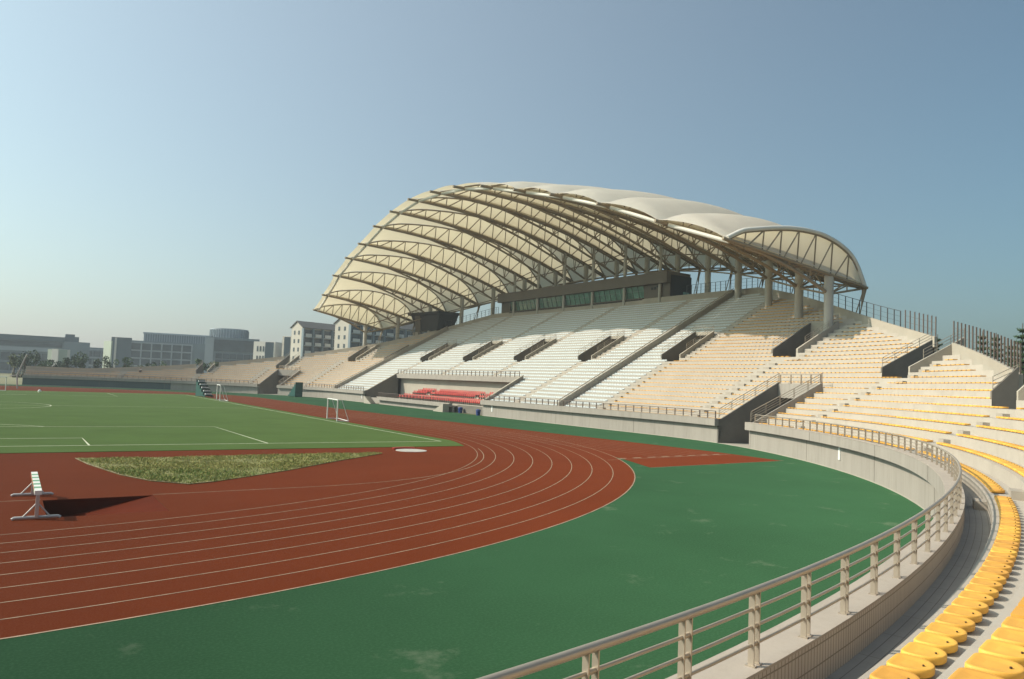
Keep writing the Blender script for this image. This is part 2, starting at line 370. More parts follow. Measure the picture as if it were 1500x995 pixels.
# ------------------------------------------------------------------ grandstand
GS = thing('grandstand', 'curved concrete seating terraces wrapping around the red running track', 'grandstand')
def segs(a, b, skips, step=1.):
    """sub-ranges of [a,b] outside skips"""
    out = []; cur = a
    for x, y in sorted(skips):
        if y <= a or x >= b: continue
        if x > cur: out.append((cur, x))
        cur = max(cur, y)
    if cur < b: out.append((cur, b))
    return out
skips = LOW+[VIP]
def strip(name, ss, prof, m):
    """open strip along the curve with texture coordinates in metres"""
    mb = MB(); n = len(prof); vs = []; uv = []
    vc = [0]
    for (a0, b0), (a1, b1) in zip(prof[:-1], prof[1:]): vc.append(vc[-1]+math.hypot(a1-a0, b1-b0))
    for s in ss:
        f = frame(s)
        for (o, z), v in zip(prof, vc): vs.append(f(o, z)); uv.append((s+300, v))
    mb.add(vs, [(i*n+k, i*n+k+1, (i+1)*n+k+1, (i+1)*n+k) for i in range(len(ss)-1) for k in range(n-1)])
    o = mb.build(name, m, GS, fix=False); ul = o.data.uv_layers.new(name='UVMap')
    for lp in o.data.loops: ul.data[lp.index].uv = uv[lp.vertex_index]
    return o
for a, b in segs(SMIN, -98.5, skips)+segs(-98.5, SMAX, skips):
    fr = [frame(s) for s in srange(a, b)]
    mb = MB(); mb.sweep(fr, [(.0, -.1), (.0, 1.63), (.25, 1.63), (.25, -.1)]); mb.build('field_wall', M['teal' if b <= -98 else 'wall'], GS)
    mb = MB(); mb.sweep(fr, [(-.45, 1.65), (-.45, ZL), (.0, ZL), (.0, 1.65)]); mb.build('ledge', M['wall'], GS)
    strip('walkway', srange(a, b), [(-.02, ZF), (O0+.05, ZF)], M['wtile'])
    strip('parapet_facing', srange(a, b), [(.004, ZF-.02), (.004, ZL)], M['ptile'])
    mb = MB(); mb.sweep(fr, [(-.47, ZL-.0), (-.47, ZL+.03), (.014, ZL+.03), (.014, ZL)]); mb.build('ledge_coping', M['coping'], GS)
    mb = MB(); mb.sweep(fr, [(-.012, -.1), (-.012, .06), (.0, .06), (.0, -.1)]); mb.build('plinth_strip', M['conc'], GS)
    for s in [q for q in (30.3, -48.75, 44.5, 73.5, 85.8, 98.3, 112.5, -28, -62, -85, -100, -115) if a < q < b]:
        c, nn = cp(s); t = Vector((-nn.y, nn.x)); mb = MB()
        mb.obox((c.x+nn.x*-.004, c.y+nn.y*-.004, .06), t, .05, .012, 1.57); mb.build('wall_joint', M['dark'], GS)
        d = cp(s+1.6); mb = MB(); mb.obox((d[0].x+d[1].x*-.454, d[0].y+d[1].y*-.454, 1.66), (-d[1].y, d[1].x), .05, .012, ZL-1.67); mb.build('ledge_joint', M['dark'], GS)
for s in (79.5, 15.2, -32.5):
    c, nn = cp(s); mb = MB(); mb.obox((c.x-nn.x*.03, c.y-nn.y*.03, .72), (-nn.y, nn.x), .32, .05, .85)
    tag(mb.build('wall_plate', M['signw']), {79.5: 'white plate on the curved field wall nearest the camera', 15.2: 'small white plate on the wall right of the sunken box', -32.5: 'small white plate on the wall left of the sunken box'}[s], 'sign')
# terraces
sb = sorted(set([round(x, 3) for x in srange(SMIN, SMAX, 1.)]+[x for u in UP for x in u[:2]]+[x for u in LOW for x in u]+list(VIP)))
sb = [x for i, x in enumerate(sb) if i == 0 or x-sb[i-1] > 1e-4]
fine = []
for a, b in zip(sb[:-1], sb[1:]):
    m = (a+b)/2
    fine.append(a)
    if abs(D(b)-D(a)) > .3: fine.append(m)
fine.append(sb[-1])
tm = MB(); FR = {s: frame(s) for s in fine}; joints = MB()
for k in range(0, 40):
    o0, o1, z = ro(k), ro(k+1), tz(k); zp = tz(k-1) if k else ZF
    for a, b in zip(fine[:-1], fine[1:]):
        m = (a+b)/2
        if cut(m, k): continue
        fa, fb = FR[a], FR[b]
        vs = [fa(o0, zp-.02), fb(o0, zp-.02), fb(o0, z), fa(o0, z), fb(o1, z), fa(o1, z)]
        tm.add(vs, [(0, 1, 2, 3), (3, 2, 4, 5)])
TER = tm.build('terrace_steps', M['tread'], GS, fix=False)
# rear parapet
for a, b in [(SMIN, -96.2), (-91.5, -78), (-73.8, -40), (-40, 60), (60, 67.0), (70.6, 86.1), (89.3, SMAX)]:
    ss = srange(a, b, .75); mb = MB(); rows = []
    for s in ss:
        d = D(s); f = frame(s); zt = zsurf(d)+.62
        rows.append([f(d-.1, zt-2.0), f(d-.1, zt), f(d+.15, zt), f(d+.15, -.1)])
    vs = [q for r in rows for q in r]
    mb.add(vs, [(i*4+k, (i+1)*4+k, (i+1)*4+k+1, i*4+k+1) for i in range(len(ss)-1) for k in range(3)])
    for r in (rows[0], rows[-1]): mb.add(r, [(0, 1, 2, 3)])
    mb.build('rear_parapet', M['conc'], GS)
# aisle half-steps: the hundred nearest as parts, the rest as one
st_ = []
for a, b, _ in AIS:
    lim = 14 if abs(a) < 66 else (9 if abs(a) < 85 else 5)
    for k in range(0, 38):
        s = a if k < lim else b
        if cut(s, k) or cut(s-.4, k) or cut(s+.4, k) or ro(k)+.8 > D(s): continue
        c, nn = cp(s+.1); q = c+nn*(ro(k)-.17); st_.append((q, nn, tz(k-1) if k else ZF))
st_.sort(key=lambda t: (t[0]-Vector((4.7, -105.9))).length)
mb = MB()
for i, (q, nn, zb_) in enumerate(st_):
    if i < 100:
        m1 = MB(); m1.obox((q.x, q.y, zb_), (-nn.y, nn.x), .85, .33, RI*.52); m1.build('aisle_step', M['step'], GS)
    else: mb.obox((q.x, q.y, zb_), (-nn.y, nn.x), .85, .33, RI*.52)
tag(mb.build('aisle_step', M['step'], GS), kind='stuff')
# dividers running up the slope
for s in DIV:
    mb = MB(); d = D(s)-.3; c, nn = cp(s); t = Vector((-nn.y, nn.x)); pts = []
    for sg in (-.17, .17):
        for o, z in ((.3, ZF), (.3, zsurf(.3)+.72), (d, zsurf(d)+.72), (d, zsurf(d)-.7)): q = c+nn*o+t*sg; pts.append((q.x, q.y, z))
    mb.add(pts, [(0, 1, 2, 3), (7, 6, 5, 4), (0, 4, 5, 1), (1, 5, 6, 2), (2, 6, 7, 3), (3, 7, 4, 0)]); mb.build('divider_wall', M['conc'], GS)
    mb = MB(); P0 = c+nn*.3; P1 = c+nn*d; up = .72+.22
    mb.tube([(P0.x, P0.y, zsurf(.3)+up), (P1.x, P1.y, zsurf(d)+up)], .06, 6)
    for i in range(0, 24):
        o = .5+i*(d-.8)/23; q = c+nn*o; mb.tube([(q.x, q.y, zsurf(o)+.7), (q.x, q.y, zsurf(o)+up)], .03, 5)
    mb.build('divider_handrail', M['rail'], GS)
# vomitories in the upper rows
def thinrail(mb, pts, h, bars, r=.025, every=1.3):
    P2 = [Vector(q) for q in pts]
    for hb in bars: mb.tube([q+Vector((0, 0, hb)) for q in P2], r, 5)
    for a, b in zip(P2[:-1], P2[1:]):
        n = max(1, round((b-a).length/every))
        for i in range(n+1):
            q = a+(b-a)*i/n; mb.tube([q, q+Vector((0, 0, h))], r*1.1, 5)
for a, b, r0, r1 in UP:
    o0, o1 = ro(r0), ro(r1); zf = tz(r0-1); fa, fb = frame(a), frame(b)
    r1e = o1; dd = D((a+b)/2)
    if o1 > dd-1.5: r1e = dd+.3
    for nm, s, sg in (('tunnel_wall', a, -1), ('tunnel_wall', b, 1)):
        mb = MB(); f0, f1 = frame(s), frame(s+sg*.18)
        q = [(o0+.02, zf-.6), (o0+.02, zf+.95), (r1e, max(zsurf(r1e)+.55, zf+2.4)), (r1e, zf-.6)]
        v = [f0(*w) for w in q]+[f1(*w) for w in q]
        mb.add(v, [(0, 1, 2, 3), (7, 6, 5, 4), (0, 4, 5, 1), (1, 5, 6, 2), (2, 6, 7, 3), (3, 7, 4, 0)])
        mb.build(nm, M['dark'] if sg < 0 else M['conc'], GS)  # left wall darker: its shaded face is put into the colour
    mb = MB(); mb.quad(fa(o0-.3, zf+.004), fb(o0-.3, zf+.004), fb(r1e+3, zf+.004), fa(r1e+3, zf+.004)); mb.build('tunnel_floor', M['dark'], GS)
    if r1e == o1:
        mb = MB(); fr = [fa, fb]; mb.sweep(fr, [(o1, zf+2.15), (o1, tz(r1)+.5), (o1+.2, tz(r1)+.5), (o1+.2, zf+2.15)]); mb.build('tunnel_lintel', M['conc'], GS)
        mb = MB(); mb.sweep([frame(a-.1), frame(b+.1)], [(o1+.2, zf), (o1+.2, zf+2.2), (o1+4, zf+2.2), (o1+4, zf)], closed=False)
        mb.quad(fa(o1+.2, zf), fa(o1+4, zf), fa(o1+4, zf+2.2), fa(o1+.2, zf+2.2)); mb.quad(fb(o1+.2, zf), fb(o1+4, zf), fb(o1+4, zf+2.2), fb(o1+.2, zf+2.2))
        mb.build('tunnel_lining', M['dark'], GS, fix=False)  # gloom of the passage painted as a dark lining
    mb = MB()
    for s, st in ((a-.09, o0+.1), (b+.09, o0+1.2)):
        f = frame(s); L1 = min(r1e, o1)
        thinrail(mb, [f(st, zsurf(st)+.5), f(L1, zsurf(L1)+.5)], .75, (.75, .5, .25), .022)
    if r1e == o1:
        thinrail(mb, [fa(o1+.1, tz(r1)+.5), fb(o1+.1, tz(r1)+.5)], .75, (.75, .5), .022)
    mb.build('tunnel_guard_rail', M['rail'], GS)
# field-level tunnels
for a, b in LOW:
    o1 = ro(LROW); fa, fb = frame(a), frame(b)
    for s, sg in ((a, -1), (b, 1)):
        mb = MB(); f0, f1 = frame(s), frame(s+sg*.2)
        q = [(-.46, .0), (-.46, ZL), (.3, ZL+.02), (o1, zsurf(o1)+.55), (o1+7, zsurf(o1)+.55), (o1+7, 0.)] if False else [(-.02, .0), (-.02, ZL+.01), (.3, ZL+.02), (o1, zsurf(o1)+.5), (o1, 0.)]
        v = [f0(*w) for w in q]+[f1(*w) for w in q]; n = len(q)
        mb.add(v, [tuple(range(n)), tuple(range(2*n-1, n-1, -1))]+[(i, n+i, n+(i+1) % n, (i+1) % n) for i in range(n)])
        mb.build('tunnel_wall', M['dark'] if sg < 0 else M['wall'], GS)  # shade of the left wall painted with the darker colour
    mb = MB(); mb.sweep([fa, fb], [(o1-.15, 4.55), (o1-.15, tz(LROW)+.35), (o1+.15, tz(LROW)+.35), (o1+.15, 4.55)]); mb.build('tunnel_lintel', M['wall'], GS)
    mb = MB(); fr = [frame(s) for s in srange(a, b, 2)]
    mb.sweep(fr, [(o1+.15, 4.5), (o1+9, 4.5), (o1+9, .0)], closed=False, caps=False)
    for f in (fa, fb): mb.quad(f(o1, 0), f(o1+9, 0), f(o1+9, 4.6), f(o1, 4.6))
    mb.build('tunnel_lining', M['dark'], GS, fix=False)  # shade inside the tunnel put into the lining colour
    mb = MB(); mb.sweep(fr, [(.0, -.05), (.0, .03), (o1+9, .03), (o1+9, -.05)]); mb.build('tunnel_floor', M['conc'], GS)
    mb = MB(); mb.sweep(fr, [(o1+2.5, 3.0), (o1+2.5, 3.5), (o1+2.9, 3.5), (o1+2.9, 3.0)]); mb.build('tunnel_beam', M['conc'], GS)
# ------------------------------------------------------------------ sunken box of red seats
va, vb = VIP; o1 = ro(VROW); fv = [frame(s) for s in srange(va, vb, 3)]
for s, sg in ((va, -1), (vb, 1)):
    mb = MB(); f0, f1 = frame(s), frame(s+sg*.2)
    q = [(-.02, .0), (-.02, ZL+.01), (.3, ZL+.02), (o1, zsurf(o1)+.5), (o1, 0.)]; n = len(q)
    v = [f0(*w) for w in q]+[f1(*w) for w in q]
    mb.add(v, [tuple(range(n)), tuple(range(2*n-1, n-1, -1))]+[(i, n+i, n+(i+1) % n, (i+1) % n) for i in range(n)])
    mb.build('box_side_wall', M['dark'] if sg < 0 else M['wall'], GS)  # left side wall coloured dark for the shade on it
    mb = MB(); mb.sweep([frame(s+sg*-.05), frame(s+sg*.3)], [(.0, ZL+.02), (.0, ZL+.14), (.3, ZL+.16), (o1, zsurf(o1)+.64), (o1, zsurf(o1)+.5), (.3, ZL+.02)]); mb.build('side_wall_coping', M['conc'], GS)
mb = MB(); mb.sweep(fv, [(o1-.5, tz(VROW)-.55), (o1-.5, tz(VROW)+.28), (o1+.15, tz(VROW)+.28), (o1+.15, tz(VROW)-.55)]); mb.build('box_back_beam', M['wall'], GS)
mb = MB(); mb.sweep(fv, [(o1+.6, 0), (o1+.6, tz(VROW)-.3), (o1+.8, tz(VROW)-.3), (o1+.8, 0)]); mb.build('box_back_wall', M['conc'], GS)
mb = MB(); mb.sweep(fv, [(o1-.4, tz(VROW)-.56), (o1+.6, tz(VROW)-.56)], closed=False, caps=False); mb.build('box_soffit', M['dark'], GS)  # shade under the beam painted into the soffit colour
VA, VB = -18.8, 3.4        # ledge part of the box
f2 = [frame(s) for s in srange(-24.5, VB, 3)]
mb = MB(); mb.sweep(f2, [(.12, -.1), (.12, .80), (.5, .80), (.5, -.1)]); mb.build('box_field_wall', M['wall'], GS)
mb = MB(); mb.sweep(f2, [(-.45, .80), (-.45, 1.42), (.1, 1.42), (.1, 1.05), (1.2, 1.05), (1.2, .80)]); mb.build('box_ledge', M['wall'], GS)
f3 = [frame(s) for s in srange(-20.5, 11.0, 3)]
mb = MB()
pr = [(1.2, 0.0), (1.2, 1.30)]
for k in range(6): pr += [(1.2+.95*k, 1.30+.27*k), (2.15+.95*k, 1.30+.27*k)]
pr += [(o1+.6, 1.30+.27*5), (o1+.6, 0)]
mb.sweep(f3, pr); mb.build('box_terrace', M['conc'], GS)
mb = MB(); mb.sweep([frame(s) for s in srange(va, -20.5, 3)], [(.9, 0), (.9, 1.05), (o1+.6, 1.05), (o1+.6, 0)]); mb.build('box_landing', M['wall'], GS)
mb = MB(); mb.sweep([frame(vb-1.6), frame(vb-.01)], [(1.4, 0), (1.4, 2.6), (o1+.6, 2.6), (o1+.6, 0)]); mb.build('box_corner_block', M['dark'], GS)
mb = MB(); mb.sweep([frame(VB+.02), frame(vb-.01)], [(1.0, 0.02), (1.0, 1.2), (1.19, 1.2), (1.19, .02)]); mb.build('box_recess_wall', M['dark'], GS)  # dark colour stands for the shade in the recess
# stairs from the box down to the track
for sA, sB, nm in ((VB+3.0, VB-.4, 'box_stairs'), (-28.2, -25.0, 'box_stairs')):
    mb = MB(); n = 7; sg = 1 if sB > sA else -1
    lo, hi = (sA, sB) if nm else (sB, sA)
    q = []
    dirn = -1 if sA > 0 else 1
    base = (VB-.4+.0) if sA > 0 else -25.0
    for i in range(n):
        s0 = (VB-3.2+i*.45) if sA > 0 else (-24.6-i*.45+ .0)
        f0, f1 = frame(s0), frame(s0+(.45 if sA > 0 else -.45)); z1 = 1.3*(i+1)/n if sA > 0 else 1.3*(i+1)/n
        mb.hexa([f0(-1.55, 0), f1(-1.55, 0), f1(-.47, 0), f0(-.47, 0)], [f0(-1.55, z1), f1(-1.55, z1), f1(-.47, z1), f0(-.47, z1)])
    mb.build(nm, M['conc'], GS)
for s, lab in ((5.4, 'blue plastic bin by the dark recess under the red seats'), (12.0, 'blue plastic bin against the end of the pale wall'), (-29.6, 'blue plastic bin left of the sunken red seat box')):
    c, nn = cp(s); q = c+nn*(.45 if s < 12 else -.35); t = thing('bin', lab, 'bin', (q.x, q.y, 0))
    mb = MB(); mb.tube([(0, 0, 0), (0, 0, .75)], [.28, .36], 12); mb.build('bin_body', M['blue'], t)
    mb = MB(); mb.tube([(0, 0, .75), (0, 0, .83), (0, 0, .9)], [.39, .37, .18], 12); mb.build('bin_lid', M['blue'], t)

# ------------------------------------------------------------------ seats
def plate():
    """rounded seat plate, front at -y, back at +y, top near z=0"""
    out = []
    w, f, b = .225, .20, .20
    for a in np.linspace(0, math.pi, 11): out.append((w*math.cos(a), -.0+b*math.sin(a)*1.0))
    for a in np.linspace(math.pi, 1.5*math.pi, 5): out.append((-w+.07+.07*math.cos(a), -f+.07+.07*math.sin(a)))
    for a in np.linspace(1.5*math.pi, 2*math.pi, 5): out.append((w-.07+.07*math.cos(a), -f+.07+.07*math.sin(a)))
    mb = MB(); n = len(out)
    rings = [(.93, -.085), (.985, -.072), (1, -.03), (.985, -.006), (.94, .0), (.80, -.007), (.45, -.014)]
    vs = [(x*k, y*k, z) for k, z in rings for x, y in out]
    fs = [(i*n+j, i*n+(j+1) % n, (i+1)*n+(j+1) % n, (i+1)*n+j) for i in range(len(rings)-1) for j in range(n)]
    mb.add(vs, fs, 0, True); mb.add(vs[-n:], [tuple(range(n))], 0, True); mb.add(vs[:n], [tuple(range(n))[::-1]], 0, False)
    return mb
CAM = Vector((4.746, -105.896, 4.959)); YAW = .58982
def inview(q):
    d = q-CAM; fwd = Vector((math.sin(YAW), math.cos(YAW), 0)); rt = Vector((math.cos(YAW), -math.sin(YAW), 0))
    a = d.dot(fwd); b = d.dot(rt)
    return a > 1. and abs(b/a) < .70 and (-d.z)/a < .55
near, rest, white = [], [], []
for k in range(38):
    for s in np.arange(SMIN+.5, SMAX-1, .5):
        if not seat_ok(s, k): continue
        if -48.7 < s < 37.5+(0 if k < 14 else 1.9): white.append((s, k))
        else:
            q = P(s, ro(k)+.34, tz(k)+.1); (near if (s > 40 and inview(q)) else rest).append((s, k))
near.sort(key=lambda t: (P(t[0], ro(t[1])+.34, tz(t[1])+.1)-CAM).length)
rest += near[300:]; near = near[:300]
ORD = ['front', 'second', 'third', 'fourth', 'fifth', 'sixth', 'seventh', 'eighth', 'ninth', 'tenth', 'eleventh', 'twelfth']
proto = plate().build('stadium_seat', M['yellow'])
bmb = MB(); bmb.tube([(0, .10, -.012), (0, .10, .003)], .011, 8); bmb.build('bolt', M['bolt'], proto)
bmb = MB(); bmb.box(-.05, .05, -.15, .05, -.115, -.05); bmb.build('bracket', M['bracket'], proto)
for i, (s, k) in enumerate(near):
    big = i < 110
    if i == 0: o = proto
    else:
        o = proto.copy(); COL.objects.link(o)
        if big:
            for ch in proto.children: c2 = ch.copy(); COL.objects.link(c2); c2.parent = o
    c, nn = cp(s); o.location = P(s, ro(k)+.34, tz(k)+.115); o.rotation_euler.z = math.atan2(nn.y, nn.x)-math.pi/2
    tag(o, f'yellow round-backed plastic seat plate in the {ORD[k]} row of the near curved stand', 'seat', 'yellow seat plates on the near curved stand')
def seatrows(lst, back, hi=.115, w=.42):
    V = []; F = []
    for s, k in lst:
        c, nn = cp(s); t = Vector((-nn.y, nn.x)); q = c+nn*(ro(k)+.34); z = tz(k)
        def bx(o0, o1, z0, z1, hw):
            b = len(V)
            for zz_ in (z0, z1):
                for a_, b_ in ((-hw, o0), (hw, o0), (hw, o1), (-hw, o1)):
                    w_ = q+t*a_+nn*b_; V.append((w_.x, w_.y, zz_))
            F.extend([[b+i for i in f] for f in ((4, 5, 6, 7), (0, 1, 5, 4), (1, 2, 6, 5), (2, 3, 7, 6), (3, 0, 4, 7), (3, 2, 1, 0))])
        if back == 'lip':
            bx(-.2, .2, z+.03, z+.125, .235); bx(.15, .21, z+.125, z+.27, .22)
        elif back:
            bx(-.19, .19, z+.30, z+.35, w/2); bx(.13, .19, z+.35, z+.62, w/2-.01)
        else:
            bx(-.19, .2, z+hi-.06, z+hi, w/2)
    return V, F
def bulk(name, lst, back, m, label):
    V, F = seatrows(lst, back); me = bpy.data.meshes.new(name); me.from_pydata(V, [], F); me.materials.append(m)
    o = bpy.data.objects.new(name, me); COL.objects.link(o); tag(o, label, 'seats', kind='stuff')
bulk('white_seats', white, 'lip', M['white'], 'rows of pale grey white seats filling the middle of the main stand')
bulk('yellow_seats', rest, False, M['yellow'], 'distant rows of yellow seat plates on the curved ends of the stand')
# red seats
mb = MB(); mb.box(-.21, .21, -.2, .2, .36, .42); mb.build
rs = bpy.data.objects.new('red_seat', None)
smb = MB(); smb.box(-.19, .19, -.18, .2, .36, .41); seat_p = smb.build('seat_pan', M['redseat']); 
COL.objects.link(rs); rs.empty_display_size = .2; seat_p.parent = rs
smb = MB(); smb.hexa([(-.19, .17, .41), (.19, .17, .41), (.19, .22, .41), (-.19, .22, .41)], [(-.17, .25, .72), (.17, .25, .72), (.17, .29, .72), (-.17, .29, .72)]); smb.build('backrest', M['redseat'], rs)
smb = MB(); smb.box(-.05, .05, -.05, .15, 0, .36); smb.build('pedestal', M['bracket'], rs)
first = True
RN = ['front', 'second', '', 'third', 'fourth', 'rearmost']
for k in (0, 1, 3, 4, 5):
    for s in np.arange(-19.6, 10.6, .62):
        if k < 3 and -10.2 < s < -9.2 and False: continue
        if (abs(s+13.5) < .6 or abs(s-3.2) < .6) and k >= 2: continue
        o = rs if first else copy_tree(rs); first = False
        c, nn = cp(s); o.location = P(s, 1.75+.95*k, 1.30+.27*k); o.rotation_euler.z = math.atan2(nn.y, nn.x)-math.pi/2
        tag(o, f'red plastic seat with backrest in the {RN[k]} row of the sunken box', 'seat', 'red seats in the sunken box')

# ------------------------------------------------------------------ railings
def rail_run(name, label, a, b, o, zb_, h, step, bars, group=None, detail=2, m='rail', two=True, cap=.038, br=.017, eachpost=True, zfun=None):
    t = thing(name, label, 'railing', P((a+b)/2, o, zb_), group); L0 = t.location
    zf_ = zfun or (lambda s: zb_)
    inv = lambda q: Vector(q)-L0
    ss = srange(a, b, .7 if detail > 1 else 1.4)
    mb = MB(); mb.tube([inv(P(s, o, zf_(s)+h)) for s in ss], cap, 8 if detail > 1 else 6); mb.build('handrail', M[m], t)
    for hb in bars:
        mb = MB(); mb.tube([inv(P(s, o, zf_(s)+hb)) for s in ss], br, 6 if detail > 1 else 4); mb.build('mid_rail', M[m], t)
    n = max(1, round(abs(b-a)/step)); all_ = MB()
    for i in range(n+1):
        s = a+(b-a)*i/n; c, nn = cp(s); tt = Vector((-nn.y, nn.x)); mb = MB() if n < 99 else all_; q = inv(P(s, o, zf_(s)))
        if two:
            for sg in (-1, 1):
                w = q+Vector((tt.x, tt.y, 0))*(.055*sg); mb.obox(w, tt, .014, .062, h-cap*.6)
                mb.obox(w+Vector((0, 0, .0)), tt, .05, .10, .012)
            for hb in bars: mb.tube([q+Vector((tt.x, tt.y, 0))*-.06+Vector((0, 0, hb)), q+Vector((tt.x, tt.y, 0))*.06+Vector((0, 0, hb))], br*1.35, 6)
        else: mb.obox(q, tt, .05, .05, h)
        if n < 99: mb.build('post', M[m], t)
    if all_.f: tag(all_.build('post', M[m], t), kind='stuff')
    return t
HB = (.20, .37, .54)
rail_run('ledge_railing', 'champagne steel railing on the curved ledge around the near end', 64.2, 140, -.095, ZL+.03, .71, 1.27, HB)
rail_run('ledge_railing', 'steel railing on the ledge between the divider and the field tunnel', 30.6, 57.2, -.095, ZL+.03, .71, 1.27, HB, detail=1, m='fencer')
rail_run('ledge_railing', 'steel railing on the ledge right of the sunken red box', 13.2, 30.0, -.095, ZL+.03, .71, 1.27, HB, detail=1, m='fencer')
rail_run('ledge_railing', 'steel railing on the ledge left of the sunken red box', -48.4, -31.8, -.095, ZL+.03, .71, 1.27, HB, detail=1, m='fencer')
rail_run('ledge_railing', 'steel railing on the ledge between the far tunnel and left divider', -69.0, -49.1, -.095, ZL+.03, .71, 1.27, HB, detail=1, m='fencer')
rail_run('ledge_railing', 'thin railing along the ledge of the far curved end', SMIN+.5, -75.5, -.095, ZL+.03, .71, 1.27, HB, detail=1, m='fencer')
rail_run('box_top_railing', 'steel railing along the beam above the red seats', VIP[0]+.4, VIP[1]-.4, ro(VROW)-.3, tz(VROW)+.28, .85, 1.3, (.28, .56), detail=1, m='fencer')
rail_run('box_front_railing', 'steel railing in front of the lowest row of red seats', -24.3, 2.6, -.2, 1.42, .72, 1.25, (.24, .48), detail=1, m='fencer')
for (a, b), lab in zip(LOW, ('steel railing on the lintel of the field tunnel near the camera', 'steel railing on the lintel of the distant field tunnel')):
    rail_run('lintel_railing', lab, a+.1, b-.1, ro(LROW), tz(LROW)+.35, .9, 1.2, (.3, .6), detail=1, m='rail')
def slope_rail(name, label, s, o0, o1, base):
    c = P(s, o0, zsurf(o0)+base); t = thing(name, label, 'railing', c); L0 = t.location; f = frame(s)
    for i, h in enumerate((.85, .62, .40, .18)):
        mb = MB(); mb.tube([Vector(f(o0, zsurf(o0)+base+h))-L0, Vector(f(o1, zsurf(o1)+base+h))-L0], .035 if i == 0 else .02, 6); mb.build('handrail' if i == 0 else 'mid_rail', M['rail'], t)
    n = round((o1-o0)/1.3)
    for i in range(n+1):
        o = o0+(o1-o0)*i/n; mb = MB()
        for dx in (-.05, .05): q = Vector(f(o+dx, zsurf(o+dx)+base))-L0; mb.tube([q, q+Vector((0, 0, .86))], .022, 5)
        mb.build('post', M['rail'], t)
slope_rail('sloping_railing', 'sloping steel railing on the right side of the near field tunnel', LOW[0][1]+.1, .1, ro(LROW), .5)
slope_rail('sloping_railing', 'sloping steel railing on the dark left wall of the near field tunnel', LOW[0][0]-.1, .1, ro(LROW), .5)
slope_rail('sloping_railing', 'sloping steel railing on the right side of the distant field tunnel', LOW[1][1]+.1, .1, ro(LROW), .5)
# rear fences on the parapet
def rear_fence(label, a, b, h, step, m, bars, top):
    mid = (a+b)/2; t = thing('rear_fence', label, 'fence', P(mid, D(mid), zsurf(D(mid)))); L0 = t.location
    ss = srange(a, b, step)
    for s in ss:
        c, nn = cp(s); q = P(s, D(s)+.02, zsurf(D(s))+.62)-L0; mb = MB(); mb.obox(q, (-nn.y, nn.x), .075, .075, h); mb.build('post', M[m], t)
    for hb in bars:
        mb = MB(); mb.tube([P(s, D(s)+.02, zsurf(D(s))+.62+hb)-L0 for s in ss], .03 if hb == top else .012, 5); mb.build('top_rail' if hb == top else 'wire', M[m], t)
rear_fence('dark railing along the top of the stand under the canopy end', 20.5, 60.5, 1.55, 1.0, 'fence', (1.53, .5, 1.0), 1.53)
rear_fence('row of brown fence posts on the sloping rear parapet', 61.3, 67.0, 1.75, .82, 'fencer', (.6, 1.2), 9)
rear_fence('row of brown fence posts with conifers behind them', 70.7, 86.0, 1.75, .82, 'fencer', (.6, 1.2), 9)
rear_fence('fence posts on the parapet behind the near rows', 89.5, 120, 1.75, .82, 'fencer', (.6, 1.2), 9)
rear_fence('dark railing at the top edge left of the press box', -60, -36.5, 1.5, 1.0, 'fence', (1.48, .5, 1.0), 1.48)

# ------------------------------------------------------------------ canopy
CN = thing('canopy_roof', 'arched cream membrane canopy on steel trusses over the main stand', 'canopy')
TIPZ = [21.2, 24.2, 27.4, 29.9, 32.0, 34.0, 35.4, 36.1, 36.2, 35.4, 33.9, 31.6, 29.7, 26.8, 23.2, 20.3]
TL = [14.0, 20.8, 26.9, 31.7, 35.0, 37.7, 39.3, 39.9, 39.9, 38.8, 36.9, 34.2, 30.6, 26.3, 21.0, 14.8]
NZ = [16.45, 18.3, 20.6, 22.6, 24.26, 25.5, 26.3, 26.7, 26.7, 26.2, 25.3, 23.9, 22.2, 20.3, 18.1, 16.1]
FX = [0, .1, .3, .43, .55, .67, .78, .88, .94, 1.0]; FY = [0, .33, .66, .84, .95, 1.0, .94, .78, .55, 0]
def rise(t): return float(np.interp(t, FX, FY))
_rt = np.array([rise(t) for t in np.linspace(0, 1, 101)])
for _ in range(12): _rt[1:-1] = (_rt[:-2]+2*_rt[1:-1]+_rt[2:])/4
def rise(t): return float(np.interp(t, np.linspace(0, 1, 101), _rt))
TR = []
for k in range(16):
    ph = R(-37+76.7/15*k); c = Vector((101.8*math.cos(ph), 5.5+101.8*math.sin(ph))); f = ph*.35; d = Vector((math.cos(f), math.sin(f)))
    tip = c-d*TL[k]; rear = c+d*5.3; zr = NZ[k]+1.1
    bow = max(0, (TL[k]-14)/26*2.2)
    def chord(t, tip=tip, rear=rear, k=k, zr=zr, bow=bow):
        q = tip.lerp(rear, t); return Vector((q.x, q.y, TIPZ[k]+(zr-TIPZ[k])*t+bow*4*t*(1-t)))
    def arch(t, chord=chord): return chord(t)+Vector((0, 0, 4.25*rise(t)))
    TR.append(dict(c=c, d=d, chord=chord, arch=arch, tc=TL[k]/(TL[k]+5.3), L=TL[k]+5.3))
